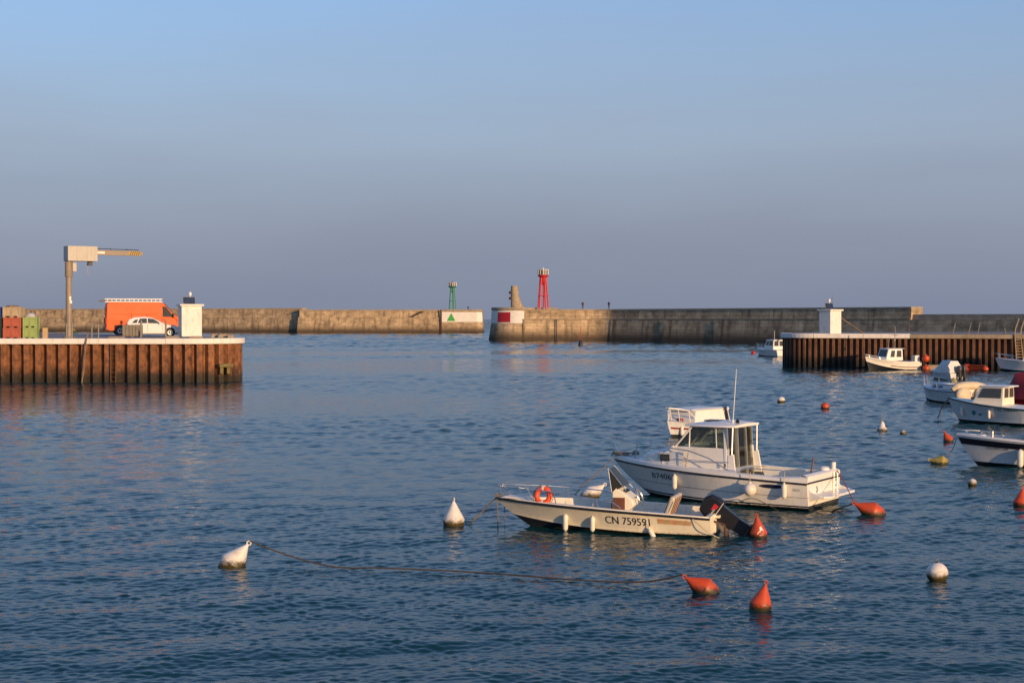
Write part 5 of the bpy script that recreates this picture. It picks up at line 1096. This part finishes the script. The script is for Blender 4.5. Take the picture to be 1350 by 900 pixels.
bin_('dark green bulk bin beneath the blue one', bx_ - 1.14, by_ + .2, Z + .712, .95, .70, DKGREEN)
bin_('lowest dark bulk bin of the blue-topped stack', bx_ - 1.14, by_ + .2, Z, .95, .71, DKGREEN)
def heap(name, label, cat, x, y, z, sx_, sy_, sz_, mat, seed=1, n=5):
    rs = random.Random(seed); m = MB(); rings = []
    for i in range(n + 1):
        f = i / n; r = math.cos(f * 1.45) ** .8
        rings.append([(math.cos(a) * sx_ / 2 * r * rs.uniform(.82, 1.12), math.sin(a) * sy_ / 2 * r * rs.uniform(.82, 1.12), sz_ * math.sin(f * 1.5) * rs.uniform(.9, 1.08)) for a in [2 * math.pi * j / 11 for j in range(11)]])
    m.loft(rings, True, True, True); o = m.build(name, mat, None, True, loc=(x, y, z)); return tag(o, label, cat)
heap('crumpled_sheet', 'crumpled pale plastic sheet on the green bins', 'sheet', bx_ + 1.12, by_ + .1, Z + 1.44, .7, .7, .28, pm('pale_plastic', (.50, .49, .48), .35, var=.2, bump=.05, bscale=6), 4)
heap('fishing_net', 'brown heap of netting on the tan bin', 'net', bx_ - .1, by_ + .05, Z + 2.1, 1.0, .9, .14, pm('brown_net', (.25, .18, .11), .95, var=.4, scale=9, bump=.05, bscale=20), 5)
heap('yellow_net', 'small yellow heap on the deck behind the crane post', 'net', -40.2, 138.5, Z, 1.1, .8, .42, YEL, 6)
cb_ = thing('service_cabinet', 'tan metal service cabinet by the green bins', 'cabinet', (-31.35, 101.9, Z), R(4))
m = MB(); m.box((0, 0, .36), (.32, .26, .72)); m.build('cabinet_body', pm('tan_paint', (.50, .34, .17), .6, var=.1), cb_, bevel=.01)
m = MB(); m.box((0, -.135, .37), (.26, .01, .6)); m.build('cabinet_door', pm('tan_paint'), cb_) if 0 else m.build('cabinet_door', MATS['tan_paint'], cb_)
ib = thing('pallet_crate', 'grey boarded crate on the quay in front of the hatchback', 'crate', (-27.9, 111.6, Z), R(10))
CRT = pm('crate_board', (.20, .17, .135), .8, var=.25, scale=3)
m = MB(); m.box((0, 0, .45), (1.34, .9, .78)); m.build('liner', pm('crate_liner', (.10, .09, .075), .8), ib)
for k in range(6):
    for s_ in (-1, 1): m = MB(); m.box((-.59 + .236 * k, s_ * .47, .47), (.2, .04, .84)); m.build('board', CRT, ib, bevel=.008)
for z_ in (.2, .7): m = MB(); m.box((0, -.505, z_), (1.42, .03, .07)); m.build('batten', CRT, ib)
for x_ in (-.55, 0, .55): m = MB(); m.box((x_, 0, .03), (.12, .94, .06)); m.build('skid', CRT, ib)
for i, (x_, y_, h_, lab) in enumerate(((-30.05, 102.3, 1.0, 'slim rail post between cabinet and crane'), (-29.75, 102.6, 1.05, 'rail post right before the crane'), (-28.15, 101.6, 1.1, 'rail post just past the crane, by the brown pole'), (-27.95, 102.5, 1.0, 'rail post farther past the crane'), (-26.3, 107.5, 1.2, 'stout grey post beside the boarded crate'), (-24.5, 107.3, 1.15, 'stout grey post before the hatchback\'s front wheel'))):
    t = thing('rail_post', lab, 'post', (x_, y_, Z), 0, 'posts along the left quay'); m = MB(); m.tube([(0, 0, 0), (.02, 0, h_)], .05 if i < 4 else .07, 8); m.build('shaft', GALV, t, True)
    m = MB(); m.lathe([(.11, 0), (.11, .025), (.06, .03)], 10); m.build('base_plate', GALV, t)
    m = MB(); m.lathe([(.06, h_), (.07, h_ + .03), (.01, h_ + .06)], 8, Matrix.Translation((.02, 0, 0))); m.build('cap', GALV, t)
tag(MB().tube([(-30.03, 102.3, Z + .75), (-29.73, 102.6, Z + .72), (-28.13, 101.6, Z + .78)], .018, 5).build('guard_wire', GALV), 'thin guard wire strung between the rail posts', 'wire')
bp_ = tag(MB().tube([(-27.9, 99.75, Z + .35), (-28.0, 99.66, Z - .25), (-28.12, 99.6, .9), (-28.3, 99.55, -.3)], .05, 6).build('boat_pole', TIMBER), 'brown pole leaning down the face of the crane quay', 'pole')
def stone(label, x, y, w, d, h, seed):
    rs = random.Random(seed); m = MB(); m.box((0, 0, h / 2), (w, d, h), None, .85); m.v = [(a * rs.uniform(.9, 1.08), b * rs.uniform(.9, 1.08), c * rs.uniform(.92, 1.05)) for a, b, c in m.v]
    t = m.build('concrete_block', CONC, None, bevel=.03, loc=(x, y, Z), rot=(0, 0, R(rs.uniform(-15, 15)))); return tag(t, label, 'block', 'loose blocks at the quay edge')
for i, (x_, y_, w_, h_, lab) in enumerate(((-27.0, 103.5, 1.1, .13, 'flat concrete block under the boarded crate'), (-23.2, 103.6, .95, .16, 'flat concrete block just left of the white hut'), (-21.7, 104.2, .9, .15, 'flat concrete block right of the white hut'), (-20.9, 106.5, .5, .28, 'lumpy block by the hut, first towards the quay end'), (-20.15, 106.0, .75, .26, 'middle lumpy block towards the quay end'), (-19.5, 105.3, .45, .22, 'last lumpy block at the quay end'))): stone(lab, x_, y_, w_, .5, h_, 20 + i)
# ladder and timber on the face of the left quay
RUSTL = pm('rusty_ladder', (.12, .055, .025), .8, var=.3)
wl_ = thing('quay_ladder', 'rusty rung ladder fixed to the face of the crane quay', 'ladder', (-26.25, 99.82, 0))
for x_ in (-.16, .16): m = MB(); m.box((x_, 0, 1.2), (.05, .06, 2.75)); m.build('stile', RUSTL, wl_)
for k in range(9): m = MB(); m.tube([(-.16, 0, .1 + k * .3), (.16, 0, .1 + k * .3)], .018, 5); m.build('rung', RUSTL, wl_)
tf = thing('timber_fender', 'weedy timber fender ledge on the rounded end of crane quay', 'fender', (-19.05, 100.85, 0), R(38))
WTIM = pm('weedy_timber', (.16, .13, .05), .9, var=.35, scale=4, bump=.02, bscale=9)
m = MB(); m.box((0, 0, 1.12), (1.0, .3, .24)); m.build('beam', WTIM, tf, bevel=.03)
for x_ in (-.3, .2): m = MB(); m.box((x_, .05, .82), (.22, .2, .5)); m.build('prop', WTIM, tf, bevel=.02)

# ------------------------------------------------------------------ things on and by the right quay
gp = thing('gangway', 'sunlit narrow gangway plank leaning from the hut to the deck', 'gangway', (0, 0, 0))
a_, b_ = Vector((28.95, 133.6, 4.3)), Vector((31.1, 134.4, 2.94))
for k in (-.12, .12): m = MB(); m.tube([tuple(a_ + Vector((0, k, 0))), tuple(b_ + Vector((0, k, 0)))], .05, 5); m.build('side_rail', TIMBER, gp)
for k in range(9): q = a_.lerp(b_, (k + .5) / 9); m = MB(); m.box(tuple(q), (.2, .3, .04), (0, R(32), 0)); m.build('tread', TIMBER, gp)
PT_ = pm('pale_timber', (.30, .23, .15), .8, var=.25)
wld = thing('wooden_ladder', 'wooden ladder standing up from the quay above the moored boat', 'ladder', (41.9, 125.25, 0))
for s_ in (-1, 1): m = MB(); m.tube([(.28 * s_, -.1, .9), (.24 * s_ - .15, .0, 2.95), (.24 * s_ - .05, .15, 3.4), (.24 * s_ + .28, .25, 4.25)], .05, 6); m.build('stile', PT_, wld, True)
for k in range(9): m = MB(); m.tube([(-.28 - .016 * k, -.09 + .012 * k, 1.05 + .24 * k), (.26 - .016 * k, -.09 + .012 * k, 1.05 + .24 * k)], .035, 5); m.build('rung', PT_, wld)
for i, (x_, h_, lean, lab) in enumerate(((37.3, .95, .22, 'first slim mooring pole on dark quay, nearest the hut'), (38.5, 1.0, .24, 'middle slim mooring pole on the dark quay'), (39.2, .95, .2, 'slim mooring pole on dark quay closest to the wooden ladder'), (41.35, .85, -.15, 'short mooring pole right at the wooden ladder'))):
    t = thing('mooring_pole', lab, 'pole', (x_ - .2, 131.0 - .3125 * (x_ - 26.8), 2.9), 0, 'mooring poles on the dark quay'); m = MB(); m.tube([(0, 0, 0), (lean, 0, h_)], .04, 6); m.build('shaft', GALV, t, True); m = MB(); m.lathe([(.09, 0), (.09, .04), (.05, .06)], 8); m.build('foot', GALV, t)
sk = thing('skiff', 'little bright orange skiff moored under the dark quay', 'skiff', (38.9, 124.6, 0), R(180))
hS = Hull(1.7, .9, (.42, .42, .5), (.05, .12), .15, .1, .3, 2.4, .9, .85); hS.build(sk, ORPLAIN, ORPLAIN, None); hS.cockpit(sk, .08, .12, ORPLAIN, .03, .9, .03, cap=ORPLAIN)
def pontoon(label, x, y, w, mat):
    t = thing('floating_pontoon', label, 'pontoon', (x, y, 0)); m = MB(); m.box((0, 0, .12), (w, .8, .5)); m.build('float', mat, t, bevel=.05)
    for k in range(int(w / .3)): m = MB(); m.box((-w / 2 + .15 + .3 * k, 0, .39), (.26, .84, .04)); m.build('plank', TIMBER, t)
pontoon('low pale pontoon astern of the quayside fishing boat', 35.2, 126.5, 1.2, CONC)
pontoon('dark pontoon beside the orange skiff', 37.0, 126.0, 1.6, pm('dark_float', (.04, .035, .03), .8))

# ------------------------------------------------------------------ figures on the breakwater
def person(label, x, y, z, rz, cols, lean=0):
    V = [((0, 0, .92), .15), ((0, 0, 1.12), .155), ((0, 0, 1.36), .17), ((0, .0, 1.5), .07), ((0, .01, 1.58), .075), ((0, .02, 1.68), .105), ((0, .02, 1.76), .07),
         ((-.2, 0, 1.40), .07), ((-.26, .03, 1.14), .055), ((-.22, .16, .95), .045), ((.2, 0, 1.40), .07), ((.26, .02, 1.14), .055), ((.2, .18, 1.0), .045),
         ((-.1, 0, .86), .11), ((-.11, .02, .48), .075), ((-.11, -.02, .1), .06), ((-.11, .12, .04), .05), ((.1, 0, .86), .11), ((.12, .03, .48), .075), ((.13, .0, .1), .06), ((.13, .14, .04), .05)]
    E_ = [(0, 1), (1, 2), (2, 3), (3, 4), (4, 5), (5, 6), (2, 7), (7, 8), (8, 9), (2, 10), (10, 11), (11, 12), (0, 13), (13, 14), (14, 15), (15, 16), (0, 17), (17, 18), (18, 19), (19, 20)]
    me = bpy.data.meshes.new('person'); me.from_pydata([v for v, r in V], E_, []); me.update()
    mt = bpy.data.materials.new('clothes'); mt.use_nodes = True; t = mt.node_tree; b = t.nodes['Principled BSDF']; b.inputs['Roughness'].default_value = .9
    tc_ = N(t, 'ShaderNodeTexCoord'); sp = N(t, 'ShaderNodeSeparateXYZ'); t.links.new(tc_.outputs['Object'], sp.inputs[0]); mr = N(t, 'ShaderNodeMapRange'); mr.inputs[2].default_value = 1.85; t.links.new(sp.outputs[2], mr.inputs[0])
    rp = N(t, 'ShaderNodeValToRGB'); rp.color_ramp.interpolation = 'CONSTANT'; el = rp.color_ramp.elements
    el[0].color = (.015, .015, .015, 1); el[1].position = .94; el[1].color = (.03, .02, .015, 1)
    for p_, c_ in ((.06, cols[0]), (.49, cols[1]), (.82, (.35, .2, .14))): q = el.new(p_); q.color = (*c_, 1)
    t.links.new(mr.outputs[0], rp.inputs[0]); t.links.new(rp.outputs[0], b.inputs['Base Color'])
    o = link('person', me, mt, None, loc=(x, y, z), rot=(R(lean), 0, R(rz))); o.scale = (.88,) * 3; md = o.modifiers.new('skin', 'SKIN'); SKV = me.skin_vertices[0].data
    for i, (v, r) in enumerate(V): SKV[i].radius = (r, r * .8); SKV[i].use_root = (i == 0)
    o.modifiers.new('sub', 'SUBSURF').levels = 1; o.modifiers['sub'].render_levels = 1
    tag(o, label, 'person'); return o

def add_people():
    for lab, x_, y_, z_, rz, cols in (('person in dark jacket standing on the breakwater past the red tower', 13.45, 288.6, 6.08, 20, ((.03, .03, .05), (.05, .035, .035))), ('person in blue-black clothes standing where the breakwater bends', 18.4, 288.3, 6.08, -30, ((.02, .02, .03), (.02, .025, .045))), ('lone dark figure at the seaward end of far breakwater', -12.9, 446.5, 6.58, 0, ((.02, .02, .02), (.03, .03, .03)))):
        o = person(lab, x_, y_, z_, rz, cols)
add_people()
